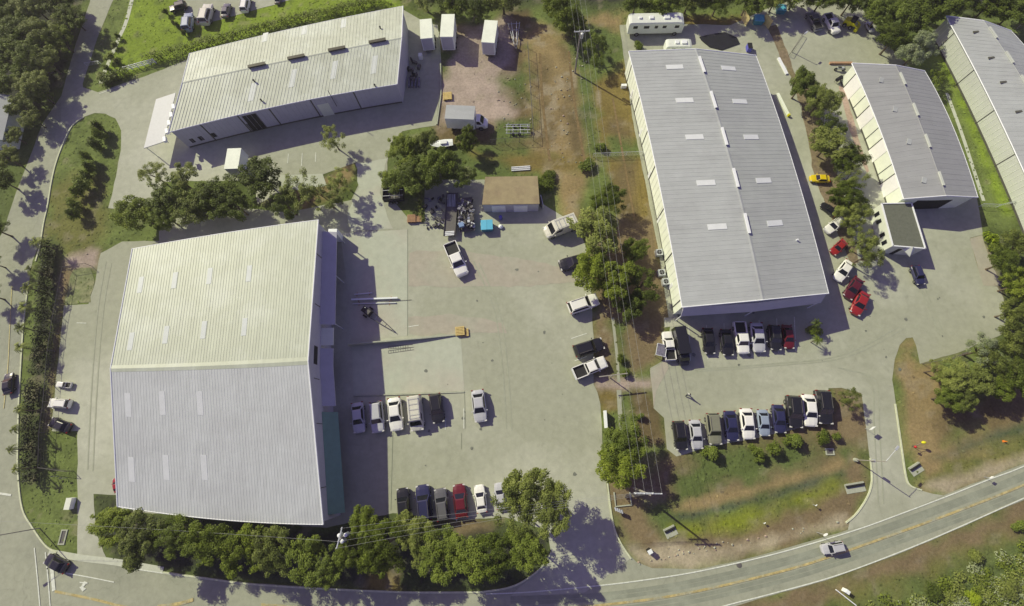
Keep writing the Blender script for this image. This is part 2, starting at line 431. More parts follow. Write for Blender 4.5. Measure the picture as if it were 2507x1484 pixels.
# (colour, softness in metres, wobble in metres, outline)
AREAS = [
 ('bright', .6, .3, [(330, -40), (1050, -60), (1045, 28), (700, 60), (460, 140), (370, 165), (300, 195), (262, 178), (290, 90)]),
 ('grass', .5, .3, [(277, -60), (332, -60), (292, 90), (262, 170), (250, 212), (205, 216), (240, 90)]),
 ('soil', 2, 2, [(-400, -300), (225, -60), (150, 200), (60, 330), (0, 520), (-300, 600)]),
 ('green', 2, 3, [(20, 330), (80, 290), (60, 420), (0, 560), (-60, 560), (-60, 400)]),
 ('olive', 1.5, 2, [(130, 430), (255, 420), (262, 520), (240, 640), (150, 650), (110, 560)]),
 ('pink', 1, 1.2, [(158, 628), (244, 606), (232, 655), (172, 663), (150, 720), (146, 680)]),
 ('mulch', .8, .8, [(150, 640), (176, 655), (140, 860), (120, 1050), (112, 1050), (130, 850)]),
 ('soil', 1.2, .8, [(112, 590), (140, 600), (134, 760), (110, 960), (100, 1190), (60, 1200), (62, 1050), (90, 800)]),
 ('grass', 1.2, 1, [(60, 1195), (185, 1160), (190, 1330), (150, 1350), (90, 1300), (55, 1240)]),
 ('brown', 1.2, 1.5, [(1075, 30), (1295, 22), (1305, 352), (1200, 372), (1060, 380)]),
 ('pink', 1.4, 2.0, [(1078, 105), (1150, 60), (1250, 30), (1270, 100), (1240, 200), (1250, 300), (1180, 310), (1080, 305), (1074, 230)]),
 ('green', 1.5, 2, [(1216, 190), (1262, 200), (1312, 140), (1322, 250), (1262, 240)]),
 ('green', 1.2, 1.5, [(1076, 128), (1105, 130), (1096, 172), (1078, 190)]),
 ('green', 1.0, 1, [(1216, 300), (1300, 296), (1306, 346), (1210, 350)]),
 ('grass', 1, 1.2, [(1000, 28), (1240, 20), (1200, 52), (1130, 60), (1040, 62)]),
 ('tan', 1.5, 2.0, [(1290, 60), (1402, 80), (1440, 240), (1445, 390), (1380, 405), (1300, 380), (1305, 180)]),
 ('brown', 1.5, 2.0, [(1320, 140), (1340, 140), (1350, 400), (1325, 380)]),
 ('brown', 1.2, 2.0, [(1380, 120), (1400, 120), (1430, 400), (1405, 400)]),
 ('green', 1.2, 1.5, [(1400, 120), (1440, 110), (1470, 380), (1460, 520), (1448, 400)]),
 ('green', 1.5, 2, [(1330, -20), (1480, -20), (1530, 60), (1500, 170), (1440, 190), (1400, 110)]),
 ('tan', 1.2, 1.5, [(1430, 50), (1530, 30), (1525, 90), (1480, 70)]),
 ('gold', 1.0, 1.5, [(1445, 210), (1540, 150), (1600, 420), (1640, 640), (1560, 600), (1500, 500), (1470, 330)]),
 ('brown', 1.0, 1.5, [(1490, 300), (1530, 290), (1560, 520), (1520, 560)]),
 ('green', 1.2, 1.5, [(1490, 335), (1580, 345), (1578, 388), (1480, 390)]),
 ('green', 1.5, 1.5, [(1060, 360), (1210, 350), (1330, 420), (1330, 440), (1180, 435), (1040, 430), (940, 420), (950, 380)]),
 ('gold', 1.2, 1.5, [(1150, 372), (1460, 385), (1450, 410), (1360, 440), (1210, 400)]),
 ('tan', 1.2, 1.2, [(1365, 420), (1440, 420), (1400, 560), (1375, 500)]),
 ('mulch', 1.2, 1.5, [(1430, 540), (1620, 540), (1650, 780), (1600, 890), (1465, 990), (1455, 800)]),
 ('green', 1.2, 1.5, [(1500, 790), (1530, 790), (1555, 930), (1510, 930)]),
 ('pink', .6, .4, [(1453, 928), (1600, 925), (1600, 955), (1460, 957)]),
 ('gold', .6, .6, [(1462, 957), (1515, 957), (1518, 1010), (1470, 1010)]),
 ('brown', .8, .8, [(1548, 957), (1600, 957), (1632, 1090), (1560, 1090)]),
 ('dkgreen', 1.2, 1.2, [(395, 512), (560, 440), (740, 420), (870, 400), (878, 480), (840, 500), (640, 520), (560, 530), (400, 560)]),
 ('tan', 1.2, 1.5, [(700, 470), (800, 440), (850, 400), (868, 430), (830, 470), (740, 520)]),
 ('soil', 1.0, .6, [(230, 1205), (290, 1215), (300, 1250), (800, 1295), (955, 1256), (1120, 1275), (1345, 1300), (1345, 1360), (1270, 1436), (1002, 1450), (618, 1430), (300, 1385), (235, 1300)]),  # island soil, its colour kept very dark for the shade under the trees
 ('gold', .8, 1, [(900, 1408), (975, 1410), (985, 1448), (890, 1446)]),
 ('mulch', .8, 1, [(1090, 1276), (1160, 1268), (1230, 1268), (1200, 1300), (1120, 1310)]),
 ('mulch', 1.2, 1.5, [(1483, 1176), (1657, 1112), (1860, 1072), (2030, 1020), (2035, 945), (2118, 955), (2132, 1180), (2080, 1280), (1900, 1345), (1600, 1390), (1513, 1323)]),
 ('green', 1.5, 2, [(1640, 1180), (1700, 1110), (1800, 1100), (1960, 1085), (2100, 1078), (2120, 1120), (2020, 1130), (1900, 1170), (1760, 1190), (1660, 1230)]),
 ('green', 1.2, 1.5, [(1580, 1235), (1720, 1230), (1860, 1215), (2040, 1165), (2060, 1190), (1860, 1250), (1700, 1300), (1620, 1320), (1600, 1280)]),
 ('ditch', .5, .5, [(1640, 1268), (1760, 1240), (1900, 1205), (2000, 1172), (2062, 1150), (2066, 1160), (2000, 1186), (1900, 1220), (1760, 1254), (1650, 1280)]),
 ('tan', .6, .8, [(1640, 1240), (1760, 1215), (1900, 1178), (2010, 1145), (2060, 1128), (2062, 1140), (2000, 1160), (1900, 1192), (1760, 1230), (1650, 1256)]),
 ('yg', 1.0, 1.2, [(1650, 1295), (1760, 1275), (1900, 1230), (2000, 1195), (2050, 1185), (2040, 1205), (1960, 1240), (1820, 1290), (1690, 1312)]),
 ('sand', .9, 1.2, [(1545, 1350), (1640, 1338), (1870, 1320), (2000, 1290), (2070, 1262), (2060, 1290), (1700, 1390), (1590, 1388)]),
 ('tan', 1.0, 1.5, [(2205, 830), (2250, 826), (2250, 895), (2300, 900), (2360, 990), (2507, 960), (2600, 900), (2640, 1070), (2320, 1205), (2262, 1196), (2214, 1110), (2190, 930)]),
 ('brown', 1.5, 1.5, [(2300, 980), (2420, 970), (2507, 940), (2600, 940), (2600, 1000), (2400, 1060), (2300, 1090)]),
 ('ditch', .9, .9, [(2285, 1118), (2420, 1062), (2507, 1038), (2600, 1000), (2600, 1020), (2507, 1062), (2400, 1100), (2310, 1132)]),
 ('grass', 1.2, 1.2, [(2330, 1040), (2400, 1042), (2350, 1090), (2310, 1090)]),
 ('olive', 1.0, 1.5, [(2310, 1135), (2507, 1068), (2600, 1040), (2600, 1075), (2507, 1120), (2330, 1190), (2262, 1185)]),
 ('sand', .8, 1, [(2262, 1190), (2350, 1165), (2507, 1112), (2600, 1080), (2600, 1110), (2507, 1140), (2320, 1207)]),
 ('pink', .8, .8, [(2370, 578), (2404, 572), (2440, 640), (2470, 780), (2452, 740), (2410, 700)]),
 ('grass', 1.2, 1.2, [(2262, 150), (2300, 90), (2400, 300), (2500, 520), (2500, 620), (2440, 640), (2400, 575), (2390, 485), (2330, 300)]),
 ('bright', .8, .8, [(2292, 110), (2310, 130), (2400, 320), (2475, 520), (2455, 520), (2380, 340)]),
 ('green', 2, 2, [(2160, -80), (2800, -80), (2800, 60), (2320, 30), (2280, 90), (2262, 160), (2180, 100)]),
 ('soil', 2, 2, [(1000, -120), (2800, -160), (2800, 10), (2200, 20), (2000, 8), (1700, 16), (1400, 8), (1000, 16)]),
 ('grass', 1.2, 1.5, [(1560, 14), (1880, 14), (1900, 50), (1560, 46)]),
 ('gold', 1.0, 1.0, [(1660, 44), (1870, 40), (1880, 66), (1680, 66)]),
 ('dkgreen', 1.5, 2, [(2410, 560), (2700, 560), (2700, 950), (2470, 850), (2462, 760), (2430, 640)]),
 ('mulch', 1.2, 1.2, [(1500, 1600), (1700, 1500), (2041, 1415), (2341, 1296), (2507, 1222), (2800, 1110), (2900, 1500), (2400, 1700)]),
 ('olive', 1.2, 1.5, [(1850, 1520), (2100, 1440), (2330, 1360), (2507, 1285), (2800, 1200), (2900, 1500), (2400, 1700), (1800, 1700)]),
 ('green', 1.5, 2.5, [(1960, 1540), (2160, 1460), (2350, 1400), (2507, 1330), (2800, 1240), (2900, 1500), (2400, 1700), (1900, 1700)]),
]
AREAS_W = [(c, s, w, gp(p)) for c, s, w, p in AREAS]
XB = g((1375, 250)).x
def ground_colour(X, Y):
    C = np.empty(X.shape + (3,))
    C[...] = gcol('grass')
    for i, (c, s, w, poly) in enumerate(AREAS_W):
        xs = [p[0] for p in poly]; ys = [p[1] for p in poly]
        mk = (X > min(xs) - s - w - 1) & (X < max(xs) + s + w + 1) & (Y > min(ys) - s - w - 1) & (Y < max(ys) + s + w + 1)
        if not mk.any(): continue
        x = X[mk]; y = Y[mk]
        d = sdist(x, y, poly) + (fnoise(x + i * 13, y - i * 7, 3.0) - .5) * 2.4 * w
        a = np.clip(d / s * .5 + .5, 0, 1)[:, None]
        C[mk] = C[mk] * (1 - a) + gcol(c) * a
    n1 = fnoise(X, Y, 5.0)[..., None]; n2 = fnoise(X + 50, Y - 90, 1.2)[..., None]
    n3 = fnoise(X - 150, Y + 90, 2.2)[..., None]
    C = C * (.84 + .32 * n1) * (.82 + .36 * n2)
    a = np.clip((n3 - .66) * 5, 0, .35)
    C = C * (1 - a) + gcol('sand') * .75 * a
    dry = np.clip((C[..., 0:1] / (C[..., 1:2] + 1e-6) - 1.06) * 6, 0, 1)
    a = np.clip((fnoise(X + 77, Y + 12, 1.5)[..., None] - .53) * 7, 0, .6) * dry * (np.abs(X - XB) < 7.5)[..., None] * np.clip((fnoise(X - 40, Y, 9.0)[..., None] - .42) * 6, 0, 1)
    C = C * (1 - a) + gcol('sand') * .85 * a
    isg = np.clip((C[..., 1:2] / (C[..., 0:1] + 1e-6) - .86) * 5, .08, 1)
    a = np.clip((fnoise(X + 300, Y + 200, 1.8)[..., None] - .58) * 6, 0, .5) * isg
    C = C * (1 - a) + gcol('green') * .8 * a
    return C
gx = np.concatenate([[-1500, -600, -300, -180], np.arange(-126, 126.1, .5), [180, 300, 600, 1500]])
gy = np.concatenate([[-1500, -500, -200, -90], np.arange(-44, 112.1, .5), [160, 300, 600, 1500]])
GX, GY = np.meshgrid(gx, gy)
nx, ny = len(gx), len(gy)
me = bpy.data.meshes.new("ground")
V = np.stack([GX.ravel(), GY.ravel(), np.zeros(nx * ny)], 1)
idx = np.arange(nx * ny).reshape(ny, nx)
F = np.stack([idx[:-1, :-1], idx[:-1, 1:], idx[1:, 1:], idx[1:, :-1]], -1).reshape(-1, 4)
me.vertices.add(len(V)); me.vertices.foreach_set('co', V.ravel())
me.loops.add(F.size); me.loops.foreach_set('vertex_index', F.ravel())
me.polygons.add(len(F)); me.polygons.foreach_set('loop_start', np.arange(0, F.size, 4)); me.polygons.foreach_set('loop_total', np.full(len(F), 4))
me.update(calc_edges=True)
ca = me.color_attributes.new('soil', 'FLOAT_COLOR', 'POINT')
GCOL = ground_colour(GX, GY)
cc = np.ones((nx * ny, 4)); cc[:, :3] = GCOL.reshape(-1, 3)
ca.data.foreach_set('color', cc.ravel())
gm = bpy.data.materials.new("soil_and_grass")
gm.use_nodes = True
nt = gm.node_tree; b = nt.nodes["Principled BSDF"]; b.inputs['Roughness'].default_value = .95; b.inputs['Specular IOR Level'].default_value = .1
at = nt.nodes.new("ShaderNodeAttribute"); at.attribute_name = 'soil'
tc = nt.nodes.new("ShaderNodeTexCoord")
n = nt.nodes.new("ShaderNodeTexNoise"); n.inputs['Scale'].default_value = 2.2; n.inputs['Detail'].default_value = 8; n.inputs['Roughness'].default_value = .75
nt.links.new(tc.outputs['Object'], n.inputs['Vector'])
mr = nt.nodes.new("ShaderNodeMapRange"); mr.inputs[1].default_value = .32; mr.inputs[2].default_value = .68; mr.inputs[3].default_value = .74; mr.inputs[4].default_value = 1.24
nt.links.new(n.outputs[0], mr.inputs[0])
vm = nt.nodes.new("ShaderNodeVectorMath"); vm.operation = 'SCALE'
nt.links.new(at.outputs['Color'], vm.inputs[0]); nt.links.new(mr.outputs[0], vm.inputs['Scale']); nt.links.new(vm.outputs[0], b.inputs['Base Color'])
bp = nt.nodes.new("ShaderNodeBump"); bp.inputs['Strength'].default_value = .6; bp.inputs['Distance'].default_value = .15
nt.links.new(n.outputs[0], bp.inputs['Height']); nt.links.new(bp.outputs[0], b.inputs['Normal'])
me.materials.append(gm)
ground = bpy.data.objects.new("ground", me); COL.objects.link(ground); structure(ground)

# ------------------------------------------------------------------ paving
PAVED = []
def sheet(name, pts, m, z, wob=.0, sub=1.2, top=False, paved=True):
    P = gp(pts)
    Q = []
    n = len(P)
    for i in range(n):
        a = P[i]; c = P[(i + 1) % n]
        L = math.hypot(c[0] - a[0], c[1] - a[1])
        k = max(1, int(L / sub)) if wob > 0 else 1
        for j in range(k):
            f = j / k
            x = a[0] + (c[0] - a[0]) * f; y = a[1] + (c[1] - a[1]) * f
            if wob > 0:
                q = fnoise(np.array([x]), np.array([y]), 1.6)[0] - .5; r = fnoise(np.array([x + 99]), np.array([y + 44]), 1.6)[0] - .5
                x += q * 2.5 * wob; y += r * 2.5 * wob
            Q.append((x, y))
    mb = MB()
    V3 = [Vector((x, y, 0)) for x, y in Q]
    fs = []
    for a, b_, c in tessellate_polygon([V3]):
        if (V3[b_] - V3[a]).cross(V3[c] - V3[a]).z < 0: b_, c = c, b_
        fs.append((a, b_, c))
    mb.add([(x, y, z) for x, y in Q], fs, m)
    o = structure(mb.build(name))
    if paved: PAVED.append(Q)
    return o
def curve_pts(P, closed=False, k=6):
    """smooth polyline through world points"""
    P = [np.array(p, float) for p in P]; out = []
    n = len(P)
    for i in range(n - 1):
        p0 = P[max(i - 1, 0)]; p1 = P[i]; p2 = P[i + 1]; p3 = P[min(i + 2, n - 1)]
        for j in range(k):
            u = j / k
            out.append(.5 * ((2 * p1) + (-p0 + p2) * u + (2 * p0 - 5 * p1 + 4 * p2 - p3) * u * u + (-p0 + 3 * p1 - 3 * p2 + p3) * u ** 3))
    out.append(P[-1]); return out
_lay = [0]
def strip(name, pts, w, m, z0, z1=None, smooth=True, dash=None, mb=None):
    C = curve_pts(gp(pts)) if smooth else [np.array(p) for p in gp(pts)]
    own = mb is None
    if not own:
        _lay[0] += 1; z0 = z0 + .0001 * (_lay[0] % 60)
    mb = mb or MB()
    acc = 0; L = []; R = []
    segs = []
    for i, p in enumerate(C):
        a = C[max(i - 1, 0)]; c = C[min(i + 1, len(C) - 1)]
        d = (c - a) / (np.linalg.norm(c - a) + 1e-9); nrm = np.array([-d[1], d[0]])
        L.append(p + nrm * w / 2); R.append(p - nrm * w / 2)
    n = len(C)
    if z1 is None:
        vs = [(q[0], q[1], z0) for q in L] + [(q[0], q[1], z0) for q in R]
        fs = [(n + i, n + i + 1, i + 1, i) for i in range(n - 1) if dash is None or (i // dash) % 2 == 0]
        mb.add(vs, fs, m)
    else:
        secs = [[(L[i][0], L[i][1], z0), (L[i][0], L[i][1], z1), (R[i][0], R[i][1], z1), (R[i][0], R[i][1], z0)] for i in range(n)]
        mb.loft(secs, m)
    if own: return structure(mb.build(name))

Z1, Z2, Z3, Z4 = .015, .03, .045, .06
# public roads
LEFT_R = [(300, -90), (277, 0), (240, 90), (203, 205), (206, 286), (177, 310), (137, 400), (120, 495), (103, 581), (80, 640), (62, 745), (52, 861), (44, 989), (43, 1069), (43, 1156), (53, 1243), (77, 1289), (110, 1335), (133, 1353), (283, 1379), (400, 1399), (618, 1428), (828, 1441), (1002, 1448), (1185, 1448), (1272, 1432), (1322, 1392), (1352, 1352), (1430, 1340), (1520, 1340), (1560, 1376), (1597, 1390)]
UP_EDGE = [(1713, 1394), (1870, 1357), (1985, 1325), (2108, 1288), (2323, 1207), (2507, 1135), (2760, 1020)]
LOW = [(2800, 1095), (2507, 1223), (2341, 1297), (2208, 1353), (2041, 1415), (1875, 1462), (1770, 1492), (1560, 1560), (1200, 1600), (600, 1600), (-200, 1560), (-260, 1300), (-200, 900), (-120, 700), (-20, 620), (10, 560), (40, 470), (75, 380), (105, 300), (150, 235), (185, 110), (222, 0), (255, -90)]
sheet('road', LEFT_R + UP_EDGE + LOW, M['asphalt'], Z1, .08)
# yards and car parks
sheet('parking_lot', [(200, 213), (240, 226), (370, 182), (460, 146), (700, 100), (980, 20), (1040, 55), (1072, 62), (1077, 150), (1077, 233), (1068, 307), (985, 322), (958, 352), (950, 385), (945, 470), (1000, 535), (1040, 540), (1040, 440), (1185, 440), (1330, 500), (1395, 540), (1420, 560), (1445, 640), (1447, 700), (1450, 785), (1453, 828), (1453, 941), (1463, 961), (1470, 989), (1476, 1100), (1483, 1176), (1497, 1273), (1513, 1323), (1545, 1368), (1430, 1450), (1250, 1460), (1322, 1392), (1350, 1352), (1340, 1300), (1236, 1266), (1118, 1273), (962, 1256), (800, 1292), (300, 1250), (290, 1213), (230, 1209), (237, 1306), (263, 1372), (190, 1366), (190, 1056), (128, 1056), (133, 975), (157, 748), (217, 745), (233, 690), (246, 620), (300, 592), (390, 590), (390, 545), (560, 505), (700, 520), (860, 490), (880, 450), (872, 398), (790, 427), (640, 442), (400, 445), (390, 500), (300, 512), (266, 510), (284, 433), (297, 367), (297, 320), (283, 290), (258, 279), (233, 277), (205, 286), (178, 308), (150, 300), (150, 240)], M['lot'], Z2, .12)
sheet('parking_lot', [(1517, 62), (1600, 58), (1790, 62), (1870, 24), (1960, -6), (2100, 10), (2150, 70), (2190, 130), (2225, 163), (2263, 175), (2310, 280), (2392, 486), (2406, 575), (2373, 582), (2388, 640), (2408, 697), (2440, 702), (2457, 730), (2462, 771), (2462, 815), (2342, 865), (2252, 891), (2243, 845), (2235, 826), (2218, 828), (2203, 845), (2190, 880), (2185, 930), (2192, 989), (2208, 1099), (2218, 1169), (2230, 1190), (2258, 1203), (2308, 1212), (2200, 1262), (2075, 1300), (2082, 1272), (2110, 1240), (2124, 1212), (2132, 1176), (2128, 1122), (2122, 1056), (2108, 962), (2060, 950), (2028, 951), (2030, 1020), (2000, 1038), (1850, 1073), (1720, 1098), (1657, 1118), (1633, 1099), (1625, 1023), (1600, 1000), (1592, 900), (1627, 881), (1640, 800), (1610, 600), (1550, 300), (1523, 110)], M['lot'], Z2, .10)
# paler and darker concrete bays
sheet('concrete_slab', [(833, 572), (998, 562), (998, 822), (862, 838), (850, 700)], M['lot_pale'], Z3, 0)
sheet('concrete_slab', [(862, 848), (1128, 821), (1137, 957), (866, 968)], M['lot_pale'], Z3, 0)
sheet('parking_bay', [(622, 432), (790, 425), (800, 455), (690, 470), (630, 500)], M['lot_pale'], Z3, .15)
sheet('concrete_pad', [t(7, 1165, 850), t(7, 1210, 850), t(7, 1290, 905), t(7, 1170, 922)], M['lot_pale'], Z3)
sheet('gravel_drive', [(872, 400), (948, 388), (940, 420), (930, 470), (960, 560), (860, 565), (850, 520), (880, 460)], M['lot_pale'], Z3, .3)
sheet('pink_patch', [(1000, 618), (1140, 612), (1300, 640), (1440, 668), (1440, 690), (1300, 700), (1120, 704), (1000, 700)], M['lot_pink'], Z3, .5)
sheet('pink_patch', [(1000, 775), (1100, 770), (1230, 790), (1240, 815), (1120, 818), (1000, 820)], M['lot_pink'], Z3, .5)
sheet('parking_lot', [(400, -70), (440, 10), (462, 46), (484, 63), (560, 43), (632, 22), (682, 9), (830, -40), (840, -90)], M['lot'], Z2, .1)
# planting strips over the paving
sheet('planting_bed', [(1880, 66), (1902, 60), (1918, 100), (1945, 180), (1985, 215), (2010, 290), (2040, 400), (2060, 460), (2082, 560), (2105, 640), (2085, 650), (2060, 600), (2030, 520), (1995, 440), (1975, 330), (1960, 260), (1935, 190), (1905, 130)], M['mulch'], Z3, .35, paved=False)
sheet('planting_bed', [(2052, 210), (2066, 212), (2098, 330), (2128, 420), (2120, 425), (2080, 320)], M['pinkdirt'], Z3, .25, paved=False)
sheet('planting_bed', [(2372, 582), (2404, 576), (2425, 640), (2450, 700), (2408, 697), (2388, 640)], M['lot_pink'], Z3, .25, paved=False)
sheet('planting_bed', [(1592, 905), (1628, 884), (1636, 900), (1605, 960), (1600, 1000)], M['lot_pink'], Z3, .2, paved=False)
sheet('lawn_patch', [(160, 745), (176, 662), (222, 654), (228, 690), (222, 742)], mat('patchy_grass', S(120, 126, 82), .95, .35, 1.2, .4, 8, stain=S(150, 140, 106), stain_amt=.6, stain_scale=.3), Z3, .4, paved=False)
# pavements along the road
strip('pavement', [(330, -30), (310, 50), (292, 92), (276, 130), (258, 172), (246, 205)], .8, M['walk'], Z1)
strip('pavement', [(120, 1352), (200, 1366), (283, 1376), (400, 1396)], .9, M['walk'], Z4)
strip('path', [(1515, 955), (1518, 1010), (1522, 1060)], .7, M['lot'], Z1)
strip('path', [(1500, 778), (1506, 830), (1511, 880), (1515, 935)], .45, M['lot'], Z1)
strip('drain_swale', [(2318, 228), (2352, 320), (2385, 420), (2408, 492)], .6, M['walk'], Z1)
M['rut'] = mat('wheel_rut', S(120, 102, 66), .95, .3, 1.5, .4, 8)
for k_, (rp, rw) in enumerate((([(1322, 130), (1326, 220), (1334, 300), (1346, 395)], .5), ([(1392, 125), (1402, 220), (1416, 310), (1432, 400)], .45), ([(1500, 240), (1516, 330), (1534, 430), (1554, 540)], .35))):
    strip('dirt_track', rp, rw, M['rut'], Z1 + .002 * k_)
M['wear'] = mat('wheel_worn_asphalt', S(134, 137, 114), .95, .12, .8, stain=S(148, 151, 126), stain_amt=1, stain_scale=.3)
for k_, off in enumerate((14, 26, -14, -25)):
    strip('road_wear', [(x, y + off) for x, y in ((1250, 1490), (1443, 1483), (1603, 1464), (1737, 1439), (1869, 1408), (1960, 1384), (2041, 1358), (2175, 1311), (2342, 1250), (2507, 1185), (2700, 1096))], .5, M['wear'], Z1 + .006)
# kerbs
for kp in ([(206, 287), (178, 308), (156, 350), (137, 402), (126, 450), (118, 500), (108, 545), (99, 600), (88, 640)],
           [(70, 700), (60, 780), (54, 861), (47, 989), (45, 1069), (45, 1156), (55, 1243), (79, 1289), (112, 1335), (140, 1352)],
           [(400, 1401), (500, 1415), (618, 1430), (828, 1443), (1002, 1450), (1150, 1450), (1190, 1448)],
           [(1190, 1448), (1240, 1440), (1280, 1424), (1325, 1390), (1350, 1352)],
           [(1545, 1368), (1516, 1323), (1499, 1273), (1486, 1176)],
           [(2256, 1200), (2228, 1189), (2217, 1165), (2207, 1099), (2191, 989)],
           [(2130, 1122), (2134, 1176), (2124, 1214), (2097, 1256), (2070, 1280)]):
    strip('kerb', kp, .22, M['kerb'], -.05, .13)
# road paint
mk = MB()
def line(pts, w, m, sm=True): strip('', pts, w, m, Z4 + .01, mb=mk, smooth=sm)
line([(1190, 1454), (1300, 1449), (1470, 1433), (1590, 1418), (1713, 1398), (1869, 1363), (1985, 1331), (2108, 1293), (2215, 1254), (2323, 1213), (2420, 1174), (2507, 1141), (2700, 1055)], .16, M['wline'])
line([(1560, 1545), (1770, 1484), (1875, 1457), (2041, 1411), (2208, 1349), (2341, 1293), (2507, 1219), (2700, 1135)], .16, M['wline'])
line([(85, 1341), (92, 1410), (100, 1500)], .16, M['wline']); line([(112, 1352), (118, 1410), (125, 1500)], .16, M['wline'])
line([(127, 1386), (133, 1446)], .5, M['wline'], False)
line([(163, 1403), (220, 1413), (280, 1425)], .14, M['wline'])
line([(300, 1388), (420, 1406), (560, 1424)], .14, M['wline'])
line([(30, 700), (24, 820), (20, 900), (10, 1000)], .14, M['yfaint'])
line([(0, 1208), (28, 1212)], .3, M['wline'], False)
structure(mk.build('road_marking'))
mk = MB()
for off in (0, 3.2):
    line([(1443, 1483 + off), (1603, 1464 + off), (1737, 1439 + off), (1869, 1408 + off), (1960, 1384 + off), (2041, 1358 + off), (2175, 1311 + off), (2342, 1250 + off), (2507, 1185 + off), (2700, 1096 + off)], .15, M['yline'])
    line([(135, 1446 + off), (233, 1466 + off), (307, 1484 + off), (420, 1500 + off)], .16, M['yline'])
    line([(386, 1484 + off), (440, 1476 + off), (474, 1466 + off)], .3, M['yline'])
    line([(640, 1478 + off), (800, 1488 + off), (1200, 1496 + off), (1443, 1483 + off)], .15, M['yline'])
structure(mk.build('centre_marking'))
# turn arrow
mk = MB()
A0 = [(207, 1423), (215, 1425), (205, 1437), (212, 1441), (203, 1448), (195, 1437), (199, 1436)]
P = gp(A0); mk.prism(P, Z4 + .008, Z4 + .014, M['wline']); 
P = gp([(196, 1424), (216, 1426), (215, 1429), (196, 1427)]); mk.prism(P, Z4 + .016, Z4 + .02, M['wline'])
structure(mk.build('turn_arrow'))
# tyre marks and oil drips
M['tyre_mark'] = mat('tyre_mark', S(155, 157, 129), .9, .12, 1.2, stain=S(156, 158, 132), stain_amt=1, stain_scale=.4)
M['oil'] = mat('oil_drip', S(112, 114, 98), .7, .2, 3)
mk = MB()
for k_, pts in enumerate(([(1160, 640), (1210, 760), (1230, 900), (1240, 1050)], [(1700, 905), (1900, 890), (2060, 870), (2200, 800)], [(2150, 1230), (2140, 1050), (2130, 930), (2050, 900)], [(2300, 820), (2250, 700), (2220, 640)], [(215, 1150), (225, 950), (240, 760), (260, 640)])):
    for o_ in (0, 13):
        strip('', [(x + o_, y + o_ * .3) for x, y in pts], .2, M['tyre_mark'], Z4 - .012, mb=mk)
structure(mk.build('tyre_mark'))
mk = MB(); rg_ = random.Random(9)
for k_ in range(46):
    u, v = (rg_.uniform(960, 1440), rg_.uniform(600, 1240)) if k_ < 26 else (rg_.uniform(1660, 2440), rg_.uniform(700, 940)); c_ = g((u, v)); r_ = rg_.uniform(.08, .34)
    mk.prism([(c_.x + math.cos(a * .63) * r_ * rg_.uniform(.6, 1.2), c_.y + math.sin(a * .63) * r_ * rg_.uniform(.6, 1.2)) for a in range(10)], Z4 - .006 - .0001 * k_, Z4 - .001 - .0001 * k_, M['oil'])
structure(mk.build('oil_stain'))
# stall lines
mk = MB()
def seg(a, c, w=.12, m=None): strip('', [a, c], w, m or M['wline'], Z4, mb=mk, smooth=False)
for a, c in ((t(2, 265, 1130), t(2, 258, 1200)), (t(2, 366, 1125), t(2, 360, 1220)), (t(2, 466, 1120), t(2, 462, 1190)),
             (t(7, 485, 1003), t(7, 600, 965)), (t(7, 510, 1168), t(7, 600, 1135)), (t(6, 1145, 917), t(6, 1220, 905)),
             (t(10, 1420, 100), t(10, 1416, 190)), (t(10, 1552, 30), t(10, 1552, 180)), (t(5, 565, 888), t(5, 635, 890)),
             (t(10, 1190, 830), t(10, 1175, 870)), (t(10, 1495, 830), t(10, 1500, 860)),
             (t(1, 730, 690), t(1, 1000, 600)), (t(11, 1290, 270), t(11, 1240, 330)), (t(11, 1610, 265), t(11, 1640, 280))):
    seg(a, c)
for i in range(7):
    seg((1690 + i * 43, 884 - i * 4), (1686 + i * 43, 800 - i * 4), .1)
structure(mk.build('parking_marking'))
# cracks and joints
mk = MB()
for pts in ([(998, 562), (998, 822)], [(1137, 958), (1140, 1050)], [(962, 1060), (957, 1250)], [(1130, 1060), (1130, 1100)]):
    strip('', pts, .07, mat('joint_seal', S(128, 132, 108), .9, .1), Z4 - .005, mb=mk, smooth=False)
structure(mk.build('slab_joint'))

# ------------------------------------------------------------------ grass tufts and weeds (uncountable)
N = 38000
tx = _rng.uniform(-118, 108, N); ty = _rng.uniform(-40, 98, N)
keep = np.ones(N, bool)
for Q in PAVED: keep &= sdist(tx, ty, Q) < -.15
tx = tx[keep]; ty = ty[keep]
gcl = ground_colour(tx, ty)
green = (gcl[:, 1] > gcl[:, 0] * .98) | (_rng.rand(len(tx)) < .08)
tx = tx[green]; ty = ty[green]; gcl = gcl[green]
n = len(tx)
s_ = _rng.uniform(.10, .32, n); a_ = _rng.uniform(0, 6.28, n); h_ = _rng.uniform(.04, .14, n)
V = np.zeros((n, 4, 3))
ca_, sa_ = np.cos(a_), np.sin(a_)
V[:, 0] = np.stack([tx - ca_ * s_, ty - sa_ * s_, np.zeros(n)], 1)
V[:, 1] = np.stack([tx + sa_ * s_ * .8, ty - ca_ * s_ * .8, h_ * .3], 1)
V[:, 2] = np.stack([tx + ca_ * s_, ty + sa_ * s_, h_], 1)
V[:, 3] = np.stack([tx - sa_ * s_ * .6, ty + ca_ * s_ * .6, h_ * .6], 1)
me = bpy.data.meshes.new("grass")
me.vertices.add(n * 4); me.vertices.foreach_set('co', V.ravel())
me.loops.add(n * 4); me.loops.foreach_set('vertex_index', np.arange(n * 4))
me.polygons.add(n); me.polygons.foreach_set('loop_start', np.arange(0, n * 4, 4)); me.polygons.foreach_set('loop_total', np.full(n, 4))
me.update(calc_edges=True)
ca = me.color_attributes.new('soil', 'FLOAT_COLOR', 'POINT')
q = np.ones((n, 4, 4)); q[:, :, :3] = (gcl * _rng.uniform(.7, 1.3, (n, 1)))[:, None, :]
ca.data.foreach_set('color', q.ravel())
me.materials.append(gm)
